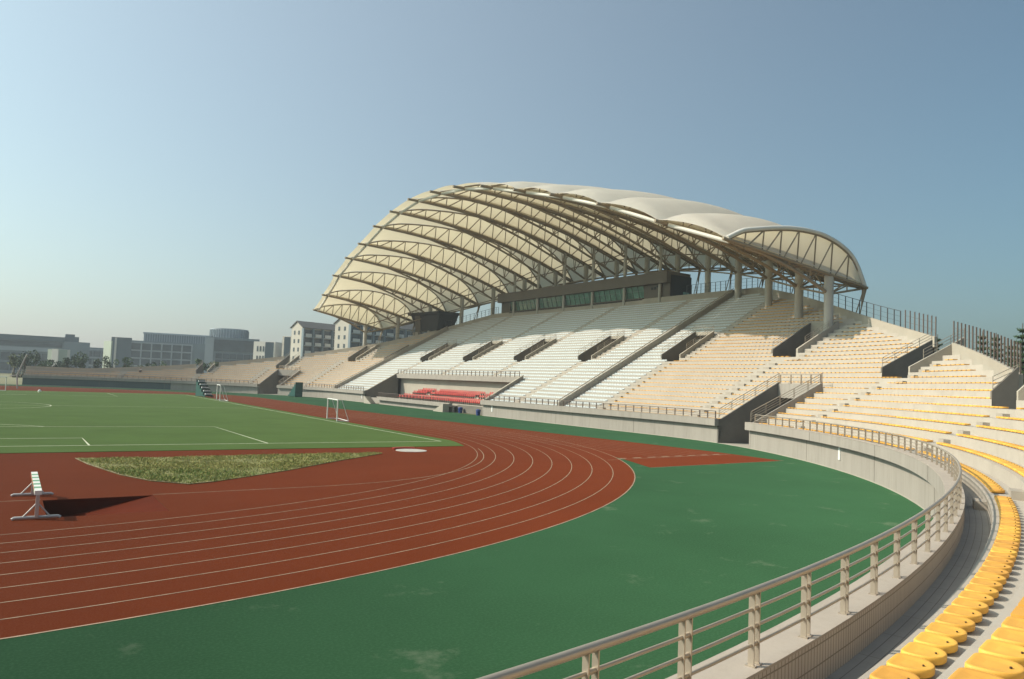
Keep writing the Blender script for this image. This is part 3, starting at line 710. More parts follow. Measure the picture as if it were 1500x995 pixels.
for k, T_ in enumerate(TR):
    ch_, ar, d, c = T_['chord'], T_['arch'], T_['d'], T_['c']; side = Vector((-d.y, d.x, 0)); n = max(8, round(T_['L']/3.2)); tc = T_['tc']
    tr = MB()
    for sg in (-.42, .42): tr.tube([ch_(t)+side*(sg*min(1, t*8+.3)) for t in np.linspace(-.012, 1, 15)], .165, 6)
    for i in range(n*3):
        t = (i+.5)/(n*3); tr.tube([ch_(t)+side*.42, ch_(t)-side*.42], .06, 4, caps=False)
    nub = ch_(-.03); tr.tube([ch_(.02), nub], .22, 6)
    tr.build('main_chord', M['steelw'], CN)
    tr = MB(); tr.tube([ar(t) for t in np.linspace(.015, 1, 24)], .145, 6); tr.build('arch_chord', M['steelw'], CN)
    tr = MB(); ts = [(i)/n for i in range(n+1)]
    for i in range(1, n):
        tr.tube([ch_(ts[i])+side*.3, ar(ts[i])], .10, 4, caps=False)
        tr.tube([ch_(ts[i])-side*.3, ar(min(1, ts[i]+1/n*.98))], .10, 4, caps=False)
    tr.build('truss_web', M['steelw'], CN)
    if True:
      mm = MB(); tt_ = np.linspace(.0, 1, 24); vs = []     # membrane web hanging between arch and main chord
      for t in tt_:
          a_, c_ = ar(t)+side*.3+Vector((0, 0, .1)), ch_(t)+side*.46+Vector((0, 0, .2))
          for u in (0, .33, .66, 1): vs.append(a_.lerp(c_, u)+side*(.35*4*u*(1-u)))
      mm.add(vs, [(i*4+j, i*4+j+1, (i+1)*4+j+1, (i+1)*4+j) for i in range(23) for j in range(3)], 0, True); mm.build('membrane_web', M['fabric'], CN, fix=False)
    node = Vector((c.x, c.y, NZ[k]))
    tb0 = max(.12, tc-.62)
    b0 = ch_(tb0); tr = MB(); n2 = max(4, round((tc-tb0)*T_['L']/3.0))
    bc = lambda u: b0.lerp(node, u)+Vector((0, 0, -.5*4*u*(1-u)*(.4+.03*T_['L'])*-1))
    tr.tube([bc(u) for u in np.linspace(0, 1, 10)], .2, 6)
    for i in range(1, n2):
        u = i/n2; t = tb0+(tc-tb0)*u; t2 = tb0+(tc-tb0)*min(1, u+.5/n2)
        tr.tube([bc(u), ch_(t)+side*.4], .095, 4, caps=False); tr.tube([bc(u), ch_(t)-side*.4], .095, 4, caps=False); tr.tube([bc(u), ch_(t2)], .095, 4, caps=False)
    rear = ch_(1.0)
    tr.tube([node, rear], .14, 6); tr.tube([node.lerp(rear, .5), ch_(tc+(1-tc)*.5)], .08, 5); tr.tube([node, ch_(tc+(1-tc)*.5)], .1, 5)
    tr.build('bottom_chord', M['steelw'], CN)
    # columns and rear ties
    off_guess = [None]
    zb_ = {0: 12.2, 1: 14.2, 2: 16.4, 3: 18.4, 12: 17.8, 13: 15.9, 14: 14.0, 15: 12.0}.get(k, 19.0)
    cm = MB(); cm.tube([(c.x, c.y, zb_-.6), (c.x, c.y, ch_(tc).z)], .52 if k < 4 else .48, 16); cm.build('column', M['column'], CN)
    if 5 <= k <= 10:
        x = 95.95; tt = T_['tc']-(c.x-x)/d.x/T_['L']; q = ch_(tt); cm = MB(); cm.tube([(x, q.y, 18.9), (x, q.y, q.z)], .30, 12); cm.build('column', M['column'], CN)
    cm = MB(); g = rear+Vector((d.x, d.y, 0))*-1.6
    for sg in (-.25, .25): cm.tube([rear+side*sg*.3, Vector((g.x, g.y, zb_+.2))+side*sg*2], .07, 5)
    cm.tube([rear+Vector((0, 0, .1)), rear+Vector((d.x*-.5, d.y*-.5, -2.6))], [.32, .04], 6)
    cm.build('rear_tie', M['steelw'], CN)
for k in range(15):
    A, B = TR[k], TR[k+1]; fm = MB(); nt_, nu = 22, 8; vs = []
    for i in range(nt_+1):
        t = i/nt_; t_ = -.02+1.02*t; ca = lambda v: A['chord'](v)+Vector((0, 0, .3))
        for j in range(nu+1):
            u = j/nu; qa, qb = ca(max(t_, 0)), B['arch'](max(t_, 0)); q = qa.lerp(qb, u); q.z = qa.z+(qb.z-qa.z)*(1-(1-u)**1.45)
            if t_ < 0: q = A['chord'](t_).lerp(B['chord'](t_), u)
            s4 = 4*u*(1-u)
            pull = (A['d']*.5+B['d']*.5)*(s4*.5*max(0, 1-t*5)); q += Vector((pull.x, pull.y, .5*s4*max(0, 1-t*6)))
            q.z += s4*.10*min(1, t*3)*max(0, min(1, (1-t)*4)); q.z += .16
            vs.append(q)
    fs = [(i*(nu+1)+j, i*(nu+1)+j+1, (i+1)*(nu+1)+j+1, (i+1)*(nu+1)+j) for i in range(nt_) for j in range(nu)]
    fm.add(vs, fs, 0, True); fo = fm.build('membrane_panel', M['fabric'], CN, fix=False)
    # front gutter pipe
    a, b = A['chord'](.7/A['L']), B['chord'](.7/B['L']); pm = MB(); pm.tube([a.lerp(b, .05)+Vector((0, 0, -.1)), b.lerp(a, .05)+Vector((0, 0, -.1))], .24, 10); pm.build('gutter_pipe', M['pipew'], CN)
    ra, rb = A['chord'](1), B['chord'](1); na, nb = Vector((A['c'].x, A['c'].y, NZ[k])), Vector((B['c'].x, B['c'].y, NZ[k+1]))
    bm_ = MB(); bm_.tube([ra, rb], .13, 6); bm_.tube([na, nb], .12, 6); bm_.tube([na, ra.lerp(rb, .5)], .09, 5); bm_.tube([nb, ra.lerp(rb, .5)], .09, 5)
    ca, cb = A['chord'](A['tc']), B['chord'](B['tc']); bm_.tube([ca, cb], .12, 6); bm_.tube([na, ca.lerp(cb, .5)], .08, 5); bm_.tube([nb, ca.lerp(cb, .5)], .08, 5)
    bm_.build('cross_brace', M['steelw'], CN)
for k in (0, 15):   # curved edge pipe of both ends
    pm = MB(); pm.tube([TR[k]['arch'](t)+Vector((0, 0, .22)) for t in np.linspace(.0, 1, 40)], .26, 8); pm.build('edge_pipe', M['pipew'], CN)

# ------------------------------------------------------------------ press box
PB = thing('press_box', 'long grey press box with a green glazed front at the top of the stand', 'building', (0, 0, 0))
by0, by1 = -16.5, 35.5
m_ = MB(); m_.box(95.3, 101, by0-.1, by1+.4, 22.9, 24.85); m_.build('roof_band', M['booth'], PB)
m_ = MB(); m_.box(96.2, 100.9, by0, -10.3, 18.8, 22.88); m_.build('end_wall', M['booth'], PB)
m_ = MB(); m_.box(96.2, 100.9, 32.0, by1, 18.8, 22.88); m_.build('end_wall', M['booth'], PB)
m_ = MB(); m_.box(98.5, 100.9, -10.3, 32.0, 18.8, 22.88); m_.build('core_wall', M['boothdk'], PB)
m_ = MB(); m_.box(96.3, 101.2, by0-.16, by0-.02, 18.8, 24.3); m_.build('side_wall', M['boothdk'], PB)
m_ = MB(); m_.box(99.2, 100.6, by0-.2, by0-.17, 19.6, 21.6); m_.build('side_door', M['glass'], PB)
m_ = MB(); m_.box(96.25, 98.4, -10.25, 31.95, 18.8, 20.35); m_.build('sill_wall', M['boothdk'], PB)
m_ = MB(); m_.box(95.9, 96.5, -10.25, 31.95, 20.35, 20.75); m_.build('counter', M['booth'], PB)
ys = np.linspace(-10.2, 31.9, 29)
for i in range(28):
    m_ = MB(); y0, y1 = ys[i]+.06, ys[i+1]-.06
    m_.hexa([(96.75, y0, 20.8), (96.8, y0, 20.8), (96.8, y1, 20.8), (96.75, y1, 20.8)], [(96.1, y0, 22.88), (96.15, y0, 22.88), (96.15, y1, 22.88), (96.1, y1, 22.88)])
    w_ = m_.build('window_pane', M['glass'], PB)
for i in range(29):
    m_ = MB(); y = ys[i]; m_.hexa([(96.66, y-.05, 20.75), (96.8, y-.05, 20.75), (96.8, y+.05, 20.75), (96.66, y+.05, 20.75)], [(96.01, y-.05, 22.89), (96.15, y-.05, 22.89), (96.15, y+.05, 22.89), (96.01, y+.05, 22.89)]); m_.build('mullion', M['mullion'], PB)
m_ = MB(); z = 22.0; m_.hexa([(96.29, -10.2, 22.02), (96.4, -10.2, 22.02), (96.4, 31.9, 22.02), (96.29, 31.9, 22.02)], [(96.26, -10.2, 22.1), (96.37, -10.2, 22.1), (96.37, 31.9, 22.1), (96.26, 31.9, 22.1)]); m_.build('transom', M['mullion'], PB)
m_ = MB()   # small dark mark on the right pier: two blocks and a slanted stroke
m_.box(96.15, 96.19, -12.6, -12.1, 22.0, 22.45); m_.box(96.15, 96.19, -13.3, -12.8, 22.0, 22.5)
m_.add([(96.16, -13.5, 22.3), (96.16, -14.6, 22.75), (96.16, -14.5, 22.95), (96.16, -13.4, 22.6)], [(0, 1, 2, 3)]); m_.build('wall_emblem', M['boothdk'], PB)
# dark control room left of the divider
CR = thing('control_room', 'dark tapered control room on a pale pier beside the left divider', 'building', (0, 0, 0))
def sp(s, o, z): return P(s, o, z)
s0, s1 = -56.2, -49.6
m_ = MB(); m_.hexa([sp(s0+.9, 26.2, 16.8), sp(s1-.5, 26.2, 16.8), sp(s1-.5, 30.5, 16.8), sp(s0+.9, 30.5, 16.8)], [sp(s0, 25.6, 20.6), sp(s1+.6, 25.6, 20.6), sp(s1+.6, 31, 20.6), sp(s0, 31, 20.6)]); m_.build('cabin', M['boothdk'], CR)
m_ = MB(); m_.hexa([sp(s0-.4, 25.2, 20.6), sp(s1+.9, 25.2, 20.6), sp(s1+.9, 31.3, 20.6), sp(s0-.4, 31.3, 20.6)], [sp(s0-.5, 25.1, 21.2), sp(s1+1., 25.1, 21.2), sp(s1+1., 31.4, 21.2), sp(s0-.5, 31.4, 21.2)]); m_.build('roof_slab', M['boothdk'], CR)
m_ = MB(); m_.hexa([sp(s0+1.0, 25.7, 16.2), sp(s0+2.2, 25.7, 16.2), sp(s0+2.2, 26.1, 16.2), sp(s0+1.0, 26.1, 16.2)], [sp(s0+1.0, 25.3, 20.5), sp(s0+2.2, 25.3, 20.5), sp(s0+2.2, 26.1, 20.5), sp(s0+1.0, 26.1, 20.5)]); m_.build('front_pier', M['booth'], CR)
m_ = MB(); m_.hexa([sp(s0+1.0, 25.0, 14.6), sp(s0+2.2, 25.0, 14.6), sp(s0+2.2, 25.8, 14.6), sp(s0+1.0, 25.8, 14.6)], [sp(s0+1.0, 25.0, 16.4), sp(s0+2.2, 25.0, 16.4), sp(s0+2.2, 25.8, 16.4), sp(s0+1.0, 25.8, 16.4)]); m_.build('leg', M['conc'], CR)

# ------------------------------------------------------------------ water jump hurdle
H = thing('hurdle', 'long white steeplechase hurdle with green bands beside the water jump pit', 'hurdle', (5.76, -75.0, 0))
m_ = MB(); m_.box(-.1, .1, -2.5, 2.5, .78, .914); m_.build('crossbar', M['hurdlew'], H)
for i in range(5):
    y = -1.9+i*.85; m_ = MB(); m_.box(-.103, .103, y, y+.36, .777, .917); m_.build('green_band', M['hurdleg'], H)
for i in range(5):
    y = -1.9+i*.85; m_ = MB(); m_.box(-.106, -.1, y+.40, y+.75, .79, .91); m_.build('red_band', M['hurdler'], H)
for y in (-2.45, 2.6):
    m_ = MB(); m_.box(-.05, .05, y-.08, y+.08, .06, .78); m_.build('post', M['alu'], H)
    m_ = MB(); m_.tube([(-.66, y, .03), (-.6, y, .07), (.6, y, .07), (.66, y, .03)], .05, 8); m_.build('foot', M['alu'], H)
    for sg in (-1, 1): m_ = MB(); m_.tube([(sg*.36, y, .1), (sg*.04, y, .48)], .026, 6); m_.build('brace', M['alu'], H)
# shot circle and board
c_ = MB(); c_.tube([(28.15, -58.95, .0), (28.15, -58.95, .03)], 1.07, 32); tag(c_.build('throwing_circle', M['disc']), 'round white throwing circle set in the red infield near the pitch corner', 'throwing circle')
SB = MB(); SB.sweep([(lambda o, z, a=a: (28.15+math.cos(a)*(1.25+o), -58.95+math.sin(a)*(1.25+o), z)) for a in np.linspace(R(55), R(135), 12)], [(0, .02), (0, .14), (.16, .14), (.16, .02)])
tag(SB.build('stop_board', M['hurdler']), 'low curved red stop board behind the white throwing circle', 'stop board')
b_ = MB(); b_.tube([(9.45, 52.9, .03), (9.45, 52.9, .1), (9.45, 52.9, .3), (9.45, 52.9, .42)], [.25, .3, .2, .02], 12); tag(b_.build('marker_cone', M['signw']), 'small white marker on the far goal line of the pitch', 'marker')

def tagpart(mb, name, m, parent): return mb.build(name, M[m], parent)
def goal(label, loc, rz, w=3.0, h=2.0, dp=1.1, r=.05):
    g = thing('football_goal', label, 'goal', loc, None, rz)
    for sg in (-1, 1):
        m_ = MB(); m_.tube([(sg*w/2, 0, 0), (sg*w/2, 0, h)], r, 8); m_.build('post', M['goal'], g)
        m_ = MB(); m_.tube([(sg*w/2, 0, h), (sg*w/2, dp*.35, h*.98), (sg*w/2, dp, .03)], r*.55, 6); m_.build('stay', M['goal'], g)
    m_ = MB(); m_.tube([(-w/2-r, 0, h), (w/2+r, 0, h)], r, 8); m_.build('crossbar', M['goal'], g)
    m_ = MB(); m_.tube([(-w/2, dp, .03), (w/2, dp, .03)], r*.7, 6); m_.tube([(-w/2, 0, .03), (-w/2, dp, .03)], r*.7, 6); m_.tube([(w/2, 0, .03), (w/2, dp, .03)], r*.7, 6); m_.build('ground_bar', M['goal'], g)
    return g
goal('small white portable goal standing on the near right touchline', (35.0, -25.1, .03), R(-98), w=5.0, h=2.3, dp=1.3, r=.07)
goal('small white goal on the touchline beside the dark green stands', (34.3, 26.8, .03), R(-97), w=5.4, h=2.6, dp=1.3, r=.08)
goal('full size white goal on the far goal line at the left edge', (.7, 52.5, .03), 0, w=7.32, h=2.44, dp=1.8, r=.07)
# tall net frame behind the far goal
N_ = thing('ball_stop_net', 'leaning pale net pole behind the far goal', 'net', (6.2, 71, 0))
m_ = MB(); m_.tube([(0, 0, 0), (-.2, 0, 2.6), (1.2, 0, 6.8)], .16, 6); m_.build('pole', M['net'], N_)
m_ = MB(); m_.tube([(-.2, 0, 2.6), (-1.4, 0, 2.4)], .09, 5); m_.build('arm', M['net'], N_)
# stepped judges' stands
def judges(label, loc, rz, n=5):
    g = thing('judges_stand', label, 'stand', loc, None, rz)
    m_ = MB()
    for sg in (-.8, .8):
        pts = [(-2.4, sg, .15)]+[q for i in range(n) for q in ((-2.4+i*.9, sg, .35+i*.58), (-2.4+(i+1)*.9, sg, .35+i*.58))]+[(2.1, sg, .15)]
        v = [(x, y-.03, z) for x, y, z in pts]+[(x, y+.03, z) for x, y, z in pts]; k = len(pts)
        m_.add(v, [tuple(range(k)), tuple(range(2*k-1, k-1, -1))]+[(i, (i+1) % k, k+(i+1) % k, k+i) for i in range(k)])
    m_.build('side_frame', M['stand'], g)
    for i in range(n):
        m_ = MB(); m_.box(-2.4+i*.9, -1.5+i*.9, -.77, .77, .37+i*.58, .43+i*.58); m_.build('step', M['stand'], g)
        m_ = MB(); m_.box(-2.1+i*.9, -1.7+i*.9, -.6, .6, .5+i*.58, .74+i*.58); m_.build('bench_seat', M['white'], g)
    m_ = MB(); m_.box(2.04, 2.14, -.83, .83, .1, .35+n*.58); m_.build('back_panel', M['stand'], g)
    for x in (-1.9, 1.7):
        for y in (-.7, .7): m_ = MB(); m_.tube([(x, y-.06, .14), (x, y+.06, .14)], .14, 10); m_.build('wheel', M['dark'], g)
judges('dark green stepped judges stand beyond the far touchline with back to the left', (35.6, 44.2, 0), R(-80+180), 5)
judges('dark green stepped judges stand against the pale wall rising to the right', (57.2, 57.3, 0), R(-88), 5)

# ------------------------------------------------------------------ buildings beyond
def facade_box(name, A, B, depth, z0, z1, m, parent, back=None):
    """box whose front runs from A to B (plan) with given depth away from the camera"""
    A, B = Vector(A), Vector(B); t = (B-A).normalized(); n = Vector((-t.y, t.x))
    if n.dot(A-Vector((4.7, -105.9))) < 0: n = -n
    mb = MB(); C_, D_ = B+n*depth, A+n*depth
    mb.hexa([(*A, z0), (*B, z0), (*C_, z0), (*D_, z0)], [(*A, z1), (*B, z1), (*C_, z1), (*D_, z1)]); mb.build(name, M[m], parent)
    return A, t, -n
def grid(A, t, nf, L_, z0, z1, nc, nr, m, parent, name, fw=.72, fh=.62, dep=.12, off=0.):
    for i in range(nc):
        for j in range(nr):
            w = L_/nc; h = (z1-z0)/nr; c = A+t*(off+w*(i+.5))+nf*(dep/2-.02)
            mb = MB(); mb.obox((c.x, c.y, z0+h*j+h*(1-fh)/2), t, w*fw, dep, h*fh); mb.build(name, M[m], parent)
# left: long glazed building
BA = thing('academic_building', 'long blue grey teaching block with a pale entrance at the left edge', 'building')
A, t, nf = facade_box('wall', (-45, 325), (26, 323.5), 22, 0, 18.2, 'bgrey', BA)
facade_box('roof_band', (-45.2, 324.2), (26.2, 322.9), 1.0, 16.2, 18.6, 'bdark', BA)
facade_box('window_band', (-45, 324.6), (25.5, 323.1), .5, 13.4, 15.8, 'bglass', BA)
facade_box('pale_band', (-45, 324.4), (22, 322.9), .8, 11.0, 12.9, 'bpale', BA)
grid(A, t, nf, 66, 1.0, 10.6, 16, 2, 'bglass', BA, 'window', .85, .75, .3)
facade_box('stair_tower', (26, 322.8), (37.3, 322.6), 14, 0, 16.6, 'bgrey', BA)
facade_box('stair_tower', (26.3, 323.4), (32.4, 323.2), 10, 16.6, 19.1, 'bdark', BA)
facade_box('roof_house', (26.6, 324), (30.6, 324), 6, 19.1, 20.3, 'bdark', BA)
facade_box('entrance_block', (20.2, 296), (22.6, 294), 8, 0, 12.2, 'bwhite', BA)
facade_box('entrance_block', (22.7, 294.2), (26.4, 297.5), 6, 0, 12.0, 'bgreen', BA)
BB = thing('link_building', 'low pale link block between the two large teaching blocks', 'building')
A, t, nf = facade_box('wall', (38, 363), (54, 362), 14, 0, 15.2, 'bgrey', BB)
grid(A, t, nf, 16, 1, 14, 4, 3, 'bglass', BB, 'window', .8, .65, .3)
for j in (5.1, 9.4, 13.9): facade_box('pale_band', (38, 362.7), (53.8, 361.7), .4, j, j+.5, 'bpale', BB)
BC = thing('teaching_block', 'large glazed teaching block with a pale frame and a louvred roof', 'building')
A, t, nf = facade_box('wall', (53.2, 301.5), (87.5, 294.5), 30, 0, 18.4, 'bgrey', BC)
grid(A, t, nf, 27.5, 2.2, 17.4, 6, 4, 'bglass', BC, 'window', .86, .78, .4)
for i in range(7):
    q = A+t*(27.5/6*i)+nf*.3; mb = MB(); mb.obox((q.x, q.y, 0), t, .55, .6, 17.9); mb.build('frame_post', M['bpale'], BC)
for j in range(5): 
    q0 = A+nf*.28; q1 = A+t*27.5+nf*.28; z = 2.2+15.2/4*j-.25; facade_box('frame_beam', q0, q1, .5, z, z+.6, 'bpale', BC)
facade_box('end_wall', (44.6, 301.8), (53.4, 300.8), 26, 0, 19.5, 'bdark', BC)
facade_box('green_side_wall', (42.4, 312), (44.7, 301.6), 3, 0, 17.6, 'bgreen', BC)
facade_box('white_post', (46.0, 301.2), (46.9, 301.1), .5, 0, 19.2, 'bwhite', BC)
facade_box('roof_louvre', (60.5, 316), (90.5, 309), 8, 18.4, 22.6, 'bgrey', BC)
facade_box('roof_slab', (60, 315.2), (91.5, 307.8), 10, 22.6, 23.4, 'bpale', BC)
A2 = Vector((60.5, 316)); t2 = (Vector((90.5, 309))-A2).normalized()
for i in range(26):
    q = A2+t2*(.6+i*1.14)+Vector((t2.y, -t2.x))*.25; mb = MB(); mb.obox((q.x, q.y, 18.5), t2, .4, .4, 4.1); mb.build('louvre_fin', M['bpale'], BC)
BR = thing('library_block', 'blue grey glazed block with a round ribbed drum on its roof', 'building')
A, t, nf = facade_box('wall', (84.6, 287), (109.2, 281), 26, 0, 21.9, 'bgrey', BR)
grid(A, t, nf, 20, 1.5, 14.2, 6, 4, 'bglass', BR, 'window', .88, .8, .35, off=4.8)
facade_box('glass_band', (88.5, 285.6), (108.8, 280.7), .5, 15.0, 20.8, 'bglass', BR)
facade_box('pale_corner', (84.4, 286.6), (88.2, 285.7), .6, 0, 21.6, 'bpale', BR)
dc = Vector((101.5, 312)); mb = MB(); mb.tube([(dc.x, dc.y, 20), (dc.x, dc.y, 27.6)], 9.6, 20); o = mb.build('roof_drum', M['bpale'], BR)
for i in range(40):
    a = 2*math.pi*i/40; mb = MB(); q = dc+Vector((math.cos(a), math.sin(a)))*9.75; mb.obox((q.x, q.y, 21.8), (math.cos(a), math.sin(a)), .4, .55, 5.2); mb.build('drum_rib', M['bgrey'], BR)
BD = thing('white_block', 'white two storey block with narrow windows above the far terrace', 'building')
A, t, nf = facade_box('wall', (88.7, 213.5), (95.4, 206), 11, 0, 18.0, 'bwhite', BD)
grid(A, t, nf, 8.4, 5, 17, 6, 3, 'bglass', BD, 'window', .4, .55, .15, off=1.2)
facade_box('side_wall', (95.5, 206.2), (103.5, 222), 4, 0, 17.8, 'bdark', BD)
BE = thing('stair_block', 'narrow cream stair tower beside the gabled dormitory', 'building')
facade_box('wall', (96.6, 200.4), (99.3, 196.6), 10, 0, 20.3, 'bwall', BE)
facade_box('side_wall', (99.4, 196.9), (104, 206), 3, 0, 20.0, 'bdark', BE)
def dorm(name, label, g0, g1, far, ze, za, nb, nfl):
    b = thing(name, label, 'building'); g0, g1, far = Vector(g0), Vector(g1), Vector(far)
    t = (far-g1).normalized(); L_ = (far-g1).length; w = (g1-g0); mid = (g0+g1)/2
    mb = MB(); g3, g2 = g0+t*L_, g1+t*L_
    mb.hexa([(*g0, 0), (*g1, 0), (*g2, 0), (*g3, 0)], [(*g0, ze), (*g1, ze), (*g2, ze), (*g3, ze)]); mb.build('wall', M['bwall'], b)
    mb = MB(); mb.add([(*g0, ze), (*g1, ze), (*mid, za-.25)], [(0, 1, 2)]); q = [(g0+t*.3), (g1+t*.3), (mid+t*.3)]
    mb.build('gable', M['bwall'], b)
    ov = w.normalized()*.7; mb = MB(); e0, e1 = g0-ov-t*.4, g1+ov-t*.4; m2 = mid-t*.4; h0, h1, m3 = g3-ov+t*.4, g2+ov+t*.4, mid+t*(L_+.4)
    th = .3
    mb.add([(*e0, ze-.3), (*m2, za), (*m3, za), (*h0, ze-.3), (*e0, ze-.3+th), (*m2, za+th), (*m3, za+th), (*h0, ze-.3+th)], [(0, 1, 2, 3), (4, 5, 6, 7), (0, 1, 5, 4), (1, 2, 6, 5), (2, 3, 7, 6), (3, 0, 4, 7)])
    mb.add([(*e1, ze-.3), (*m2, za), (*m3, za), (*h1, ze-.3), (*e1, ze-.3+th), (*m2, za+th), (*m3, za+th), (*h1, ze-.3+th)], [(0, 1, 2, 3), (4, 5, 6, 7), (0, 1, 5, 4), (1, 2, 6, 5), (2, 3, 7, 6), (3, 0, 4, 7)]); mb.build('roof', M['broof'], b)
    n = Vector((t.y, -t.x)); n = n if n.dot(w) > 0 else -n; fh = 3.25; bw = L_/nb
    for j in range(nfl):
        zt = ze-.4-fh*j
        for i in range(nb):
            c = g1+t*(bw*(i+.5)); q = c+n*.02
            mb = MB(); mb.obox((q.x, q.y, zt-fh+.25), t, bw*.86, .1, fh-.5); mb.build('window', M['bglass'], b)
            q = c+n*1.1; mb = MB(); mb.obox((q.x, q.y, zt-fh+.15), t, bw*.62, .12, 1.15); mb.build('balcony', M['balc'], b)
        q = g1+t*(L_/2)+n*.62; mb = MB(); mb.obox((q.x, q.y, zt-fh-.05), t, L_, 1.24, .2); mb.build('floor_slab', M['bpale'], b)
        # gable windows
        for u in (.3, .7):
            q = g0+w*u-t*.03; mb = MB(); mb.obox((q.x, q.y, zt-fh+.9), w, .9, .12, 1.5); mb.build('window', M['bglass'], b)
    for i in range(nb+1):
        c = g1+t*(bw*i)+n*.62; mb = MB(); mb.obox((c.x, c.y, 0), t, .5, 1.3, ze-.35); mb.build('party_wall', M['bgrey'], b)
    return b
dorm('dormitory', 'cream gabled dormitory with four bays of balconies left of the canopy', (94.0, 180.5), (96.0, 173.8), (112.9, 178.5), 22.9, 25.2, 4, 6)
dorm('dormitory', 'cream gabled dormitory partly hidden behind the left end of the canopy', (106.0, 166.2), (108.8, 159.0), (156, 172.5), 24.8, 27.4, 9, 6)

# ------------------------------------------------------------------ trees
def crown(mb, c, rx, rz, n, size, conifer=False):
    c = Vector(c)
    cl = [(Vector((random.gauss(0, .45), random.gauss(0, .45), random.gauss(0, .45))), random.uniform(.35, .6)) for _ in range(9)]
    for _ in range(n):
        o, r = random.choice(cl); d = Vector((random.gauss(0, 1), random.gauss(0, 1), random.gauss(0, 1))).normalized()*r*random.uniform(.6, 1.05)
        q = o+d; q = c+Vector((q.x*rx, q.y*rx, q.z*rz)); u = Vector((random.gauss(0, 1), random.gauss(0, 1), random.gauss(0, 1))).normalized(); v = u.orthogonal().normalized()
        s = size*random.uniform(.6, 1.3); mb.add([q-u*s-v*s*.5, q+u*s*.2-v*s*.7, q+u*s, q-u*s*.1+v*s*.7], [(0, 1, 2, 3)])
def tree(label, x, y, z0, h, rx, leafm, stakes=False, name='tree', n=420, lean=0.):
    t = thing(name, label, 'tree', (x, y, z0), 'young trees beyond the far terrace')
    mb = MB(); th = h*.5; mb.tube([(0, 0, 0), (lean*.4, 0, th*.6), (lean, 0, h*.8)], [.16, .12, .05], 7)
    for _ in range(5):
        a = random.uniform(0, 6.28); mb.tube([(lean*.7, 0, h*random.uniform(.4, .6)), (lean+math.cos(a)*rx*.6, math.sin(a)*rx*.6, h*random.uniform(.65, .9))], [.06, .02], 5)
    mb.build('trunk', M['bark'], t)
    mb = MB(); crown(mb, (lean, 0, h*.68), rx, h*.36, n, .26); mb.build('crown', M[leafm], t, fix=False)
    if stakes:
        for a in (0, 2.1, 4.2):
            mb = MB(); mb.tube([(math.cos(a)*1.3, math.sin(a)*1.3, 0), (math.cos(a)*.1, math.sin(a)*.1, h*.5)], .05, 5); mb.build('stake', M['stake'], t)
def bear(px, dist):
    """plan position seen at a bearing (photo column) and distance, used once to lay the row of trees out"""
    az = YAW+math.atan((px-750)/1093.3); return CAM.x+math.sin(az)*dist, CAM.y+math.cos(az)*dist
TREES = [(25, 236, 6.8, 1.9, 'leafp', 1, 'loose pale green young tree nearest the left edge'), (39, 232, 7.4, 1.6, 'leafd', 1, 'thin dark staked tree right of the leaning net pole'),
         (56, 238, 8.0, 2.3, 'leafd', 0, 'spreading dark tree in front of the long teaching block'), (70, 246, 4.6, 2.0, 'leafm', 0, 'low rounded tree left of the pale entrance block'),
         (87, 246, 5.0, 1.7, 'leafd', 0, 'small dark tree in front of the pale entrance block'), (101, 240, 6.6, 1.9, 'leafd', 0, 'dense round dark tree right of the pale entrance'),
         (116, 242, 6.6, 1.7, 'leafd', 0, 'upright dark tree before the stepped stair tower'), (124, 246, 7.0, 1.6, 'leafm', 0, 'taller tree touching the low link block'),
         (155, 243, 6.6, 1.8, 'leafd', 0, 'dark tree in front of the pale green side wall'), (187, 238, 6.8, 1.8, 'leafm', 0, 'green tree before the dark end wall of the teaching block'),
         (208, 236, 5.0, 2.0, 'leafp', 0, 'low pale tree below the first glazed bays'), (223, 226, 5.8, 1.6, 'leafd', 1, 'staked dark young tree above the seated figure'),
         (249, 236, 5.6, 1.9, 'leafm', 0, 'bushy tree below the right glazed bays'), (237, 240, 4.8, 1.5, 'leafp', 0, 'thin pale tree between two bushier ones before the teaching block'),
         (301, 214, 5.2, 2.1, 'leafm', 0, 'bright green round tree at the gap in the far terrace'), (318, 220, 4.8, 1.4, 'leafp', 0, 'small pale tree just right of the terrace gap'), (331, 224, 5.4, 1.5, 'leafd', 0, 'dark tree peeping over the far terrace before the drum block')]
for px, dist, h, rx, lm_, st, lab in TREES:
    x, y = bear(px, dist); tree(lab, x, y, 1.5 if dist > 222 else 3.0, h*.92, rx, lm_, bool(st), lean=random.uniform(-.3, .3))
def hedge(label, px, dist, L_, h, z0):
    x, y = bear(px, dist); t = thing('hedge', label, 'hedge', (x, y, z0), 'hedges behind the far terrace')
    mb = MB(); n = int(L_*h*26)
    for _ in range(n):
        u = Vector((random.gauss(0, 1), random.gauss(0, 1), random.gauss(0, 1))).normalized(); v = u.orthogonal().normalized(); a = random.uniform(-.5, .5)
        q = Vector((a*L_, random.gauss(0, .45), h*random.random()**.7*(.75+.25*math.sin(a*L_*1.3)+.15*math.sin(a*L_*3.1)))); s_ = random.uniform(.12, .3)
        mb.add([q-u*s_-v*s_*.5, q+u*s_*.2-v*s_*.7, q+u*s_, q-u*s_*.1+v*s_*.7], [(0, 1, 2, 3)])
    mb.build('foliage', [M['leafm'], M['leafd'], M['leafp']][int(px) % 3], t, fix=False)
    mb = MB(); mb.box(-L_/2, L_/2, -.1, .1, 0, h*.4); mb.build('stem_row', M['bark'], t)
hedge('low dark hedge in front of the long teaching block at the left', 66, 248, 14, 2.6, 1.)
hedge('low hedge between the pale entrance and the link building', 118, 250, 16, 2.8, 1.)
hedge('straggling hedge below the dark end wall of the teaching block', 176, 246, 12, 2.7, 1.)
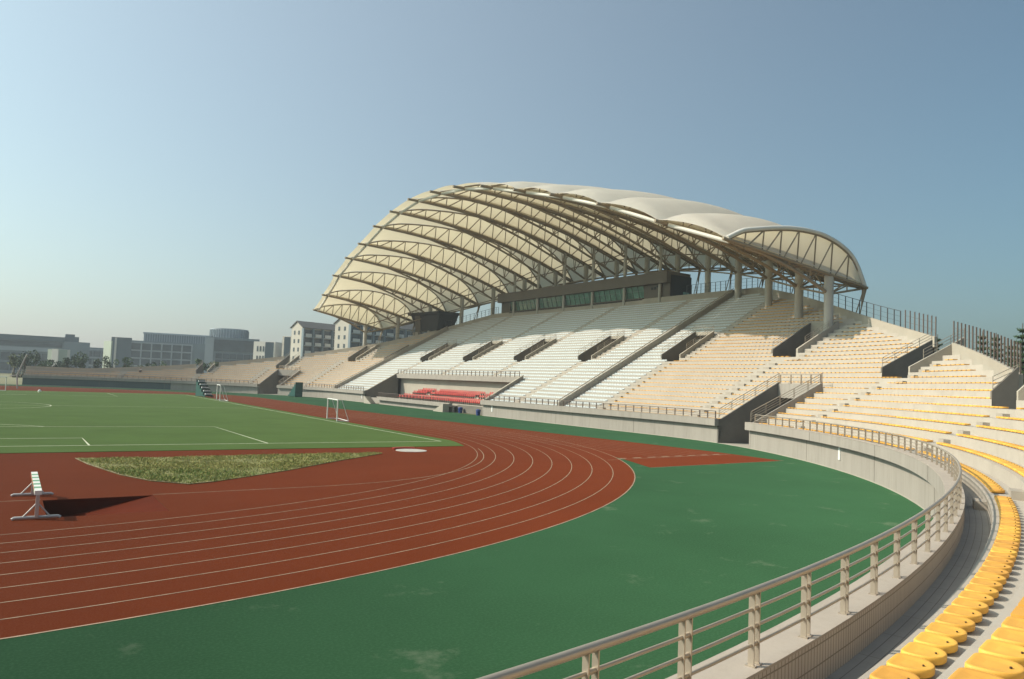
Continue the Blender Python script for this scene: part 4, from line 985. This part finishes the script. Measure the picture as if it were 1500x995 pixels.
hedge('long hedge below the glazed bays of the teaching block', 226, 244, 16, 3.0, 1.)
hedge('short hedge left of the gap in the far terrace', 274, 236, 10, 3.2, 1.)
def conifer(label, x, y, z0, h, rx):
    t = thing('conifer', label, 'tree', (x, y, z0), 'conifers behind the rear parapet'); mb = MB(); mb.tube([(0, 0, 0), (0, 0, h)], [.2, .03], 8); mb.build('trunk', M['bark'], t)
    mb = MB(); nt_ = int(h*1.5)
    for i in range(nt_):
        z = h*.15+h*.83*i/nt_; r = rx*(1-i/nt_)**.8+.12; m = 8
        for j in range(m):
            a = 2*math.pi*(j+random.random()*.6)/m; L_ = r*random.uniform(.7, 1.1)
            for q in np.linspace(.12, 1, max(5, int(L_*8))):
                c = Vector((math.cos(a)*L_*q, math.sin(a)*L_*q, z+.15*q+random.uniform(-.08, .08)))
                for _ in range(3):
                    u = Vector((random.gauss(0, 1), random.gauss(0, 1), random.gauss(.6, .6))).normalized()*.28; v = u.orthogonal().normalized()*.08; mb.add([c-v, c+v, c+u*1.2], [(0, 1, 2)])
    mb.build('crown', M['leafd'], t, fix=False)
for px, dist, ztop, rx, lab in ((1375, 100, 12.6, 2.0, 'narrow conifer in the gap between the parapet fences'), (1441, 92, 12.3, 2.3, 'short bushy conifer at the left of the group behind the fence'), (1461, 90, 12.0, 2.3, 'pointed conifer behind the fence right of the short bushy one'),
                                (1484, 88, 11.0, 2.2, 'lower conifer just left of the tallest one'), (1500, 84, 12.4, 2.6, 'tallest conifer at the right edge behind the fence posts'), (1528, 86, 11.4, 2.4, 'conifer beyond the right edge behind the near parapet')):
    x, y = bear(px, dist); conifer(lab, x, y, 0, ztop, rx)
# seated figure on the far terrace
pe = thing('person', 'person in dark trousers and pale top sitting on the far terrace', 'person', P(-107.5, ro(4)+.35, tz(4)-.38))
c, nn = cp(-107.5); fwd = Vector((-nn.x, -nn.y, 0)); sdv = Vector((-fwd.y, fwd.x, 0))
def wv(x, y, z): return tuple(sdv*x+fwd*y+Vector((0, 0, z)))
BV = [(0, 0, .5), (0, .02, .75), (0, .03, .98), (0, .06, 1.10), (0, .1, 1.24), (.1, .05, .5), (.14, .45, .52), (.15, .48, .12), (.15, .6, .05), (-.1, .05, .5), (-.14, .45, .52), (-.15, .48, .12), (-.15, .6, .05), (.19, .03, .97), (.24, .12, .72), (.16, .34, .6), (-.19, .03, .97), (-.24, .12, .72), (-.16, .34, .6)]
BE_ = [(0, 1), (1, 2), (2, 3), (3, 4), (0, 5), (5, 6), (6, 7), (7, 8), (0, 9), (9, 10), (10, 11), (11, 12), (2, 13), (13, 14), (14, 15), (2, 16), (16, 17), (17, 18)]
BR_ = [.14, .13, .14, .055, .1, .09, .07, .05, .045, .09, .07, .05, .045, .055, .045, .03, .055, .045, .03]
def skinned(name, idx, grow, m):
    mp = {v: i for i, v in enumerate(idx)}
    me = bpy.data.meshes.new(name); me.from_pydata([wv(*BV[i]) for i in idx], [(mp[a], mp[b]) for a, b in BE_ if a in mp and b in mp], [])
    o = bpy.data.objects.new(name, me); COL.objects.link(o); o.parent = pe; o.modifiers.new('skin', 'SKIN')
    for i, v in enumerate(idx): me.skin_vertices[0].data[i].radius = (BR_[v]+grow,)*2
    me.skin_vertices[0].data[0].use_root = True
    q = o.modifiers.new('sub', 'SUBSURF'); q.levels = 1; q.render_levels = 1; me.materials.append(m)
skinned('body', list(range(19)), 0, M['skin'])
skinned('shirt', [0, 1, 2, 13, 14, 16, 17], .02, M['shirt'])
skinned('trousers', [0, 5, 6, 7, 9, 10, 11], .025, M['cloth'])
hm_ = MB(); hm_.tube([wv(0, .08, 1.22), wv(0, .07, 1.32), wv(0, .06, 1.37)], [.115, .10, .03], 10); hm_.build('hair', M['cloth'], pe)

# ------------------------------------------------------------------ camera
Cm = bpy.data.cameras.new('camera'); Co = bpy.data.objects.new('camera', Cm); COL.objects.link(Co); sc.camera = Co
pit_, rol = .0580641338, .0399215693
fw = Vector((math.sin(YAW)*math.cos(pit_), math.cos(YAW)*math.cos(pit_), math.sin(pit_))); r0 = Vector((math.cos(YAW), -math.sin(YAW), 0)); u0 = r0.cross(fw)
rt = r0*math.cos(rol)+u0*math.sin(rol); up = -r0*math.sin(rol)+u0*math.cos(rol)
Co.matrix_world = Matrix(((rt.x, up.x, -fw.x, CAM.x), (rt.y, up.y, -fw.y, CAM.y), (rt.z, up.z, -fw.z, CAM.z), (0, 0, 0, 1)))
Cm.sensor_width = 36; Cm.lens = 1093.31*36/1500; Cm.clip_end = 6000; Cm.clip_start = .05

# ------------------------------------------------------------------ light, sky, air
EL, AZ = R(37), R(-56)          # direction to the sun: azimuth from +Y towards +X
sd = Vector((math.sin(AZ)*math.cos(EL), math.cos(AZ)*math.cos(EL), math.sin(EL)))
S = bpy.data.lights.new('sun', 'SUN'); S.energy = 4.8; S.angle = R(.6); S.color = (1, .90, .76); So = bpy.data.objects.new('sun', S); COL.objects.link(So)
So.rotation_euler = sd.to_track_quat('Z', 'Y').to_euler(); So.location = (0, 0, 80)
W_ = bpy.data.worlds.new('World'); sc.world = W_; W_.use_nodes = True; nt = W_.node_tree; N = nt.nodes; L = nt.links
sky = N.new('ShaderNodeTexSky'); sky.sky_type = 'NISHITA'; sky.sun_disc = False; sky.sun_elevation = EL; sky.sun_rotation = AZ
sky.air_density = 1.0; sky.dust_density = 4.0; sky.ozone_density = 1.2; sky.altitude = 0
bg = N['Background']; bg.inputs['Strength'].default_value = .095
def math_(op, a, b=None, v=None):
    n = N.new('ShaderNodeMath'); n.operation = op; L.new(a, n.inputs[0])
    if b is not None: L.new(b, n.inputs[1])
    if v is not None: n.inputs[1].default_value = v
    return n.outputs[0]
# hazy brightening of the sky on the sun's side, added to the clear sky
tcw = N.new('ShaderNodeTexCoord'); sx = N.new('ShaderNodeSeparateXYZ'); L.new(tcw.outputs['Generated'], sx.inputs[0])
hx = math_('MULTIPLY', sx.outputs[0], v=math.sin(AZ)); hy = math_('MULTIPLY', sx.outputs[1], v=math.cos(AZ)); dt = math_('ADD', hx, hy)
r2 = math_('ADD', math_('MULTIPLY', sx.outputs[0], sx.outputs[0]), math_('MULTIPLY', sx.outputs[1], sx.outputs[1]))
cz = math_('DIVIDE', dt, math_('MAXIMUM', math_('SQRT', r2), v=.25))
w2 = math_('ADD', math_('MULTIPLY', cz, v=2.0), v=1.86)
hzn = math_('POWER', math_('SUBTRACT', math_('MULTIPLY', math_('ABSOLUTE', sx.outputs[2]), v=-1.), v=-1.), v=8.)
w2 = math_('ADD', w2, math_('MULTIPLY', math_('MULTIPLY', math_('MAXIMUM', math_('ADD', cz, v=.1), v=0.), hzn), v=3.0))
w2 = math_('MAXIMUM', w2, v=.0)
vm = N.new('ShaderNodeVectorMath'); vm.operation = 'SCALE'; vm.inputs[0].default_value = (.99, .945, .92); L.new(w2, vm.inputs['Scale'])
va_ = N.new('ShaderNodeVectorMath'); va_.operation = 'ADD'; tn = N.new('ShaderNodeVectorMath'); tn.operation = 'MULTIPLY'; tn.inputs[1].default_value = (.71, 1.08, 1.08); L.new(sky.outputs[0], tn.inputs[0]); L.new(tn.outputs[0], va_.inputs[0]); L.new(vm.outputs[0], va_.inputs[1])
L.new(va_.outputs[0], bg.inputs['Color'])
HAZE = True
if HAZE:
    hb = MB(); hb.box(-260, 420, -300, 420, -1.2, 50); hz = hb.build('haze', [])
    tag(hz, 'thin pale haze over the far end of the stadium', 'haze', kind='stuff')
    hm = bpy.data.materials.new('haze_air'); hm.use_nodes = True; hn = hm.node_tree; hn.nodes.clear()
    v = hn.nodes.new('ShaderNodeVolumePrincipled'); v.inputs['Color'].default_value = (.80, .86, .92, 1); v.inputs['Density'].default_value = .00042; v.inputs['Anisotropy'].default_value = .2
    out = hn.nodes.new('ShaderNodeOutputMaterial'); hn.links.new(v.outputs[0], out.inputs['Volume']); hz.data.materials.append(hm)
sc.view_settings.view_transform = 'Standard'; sc.view_settings.look = 'None'; sc.view_settings.exposure = .1; sc.view_settings.gamma = 1
sc.cycles.max_bounces = 6; sc.cycles.diffuse_bounces = 3; sc.cycles.transparent_max_bounces = 6; sc.cycles.volume_bounces = 0
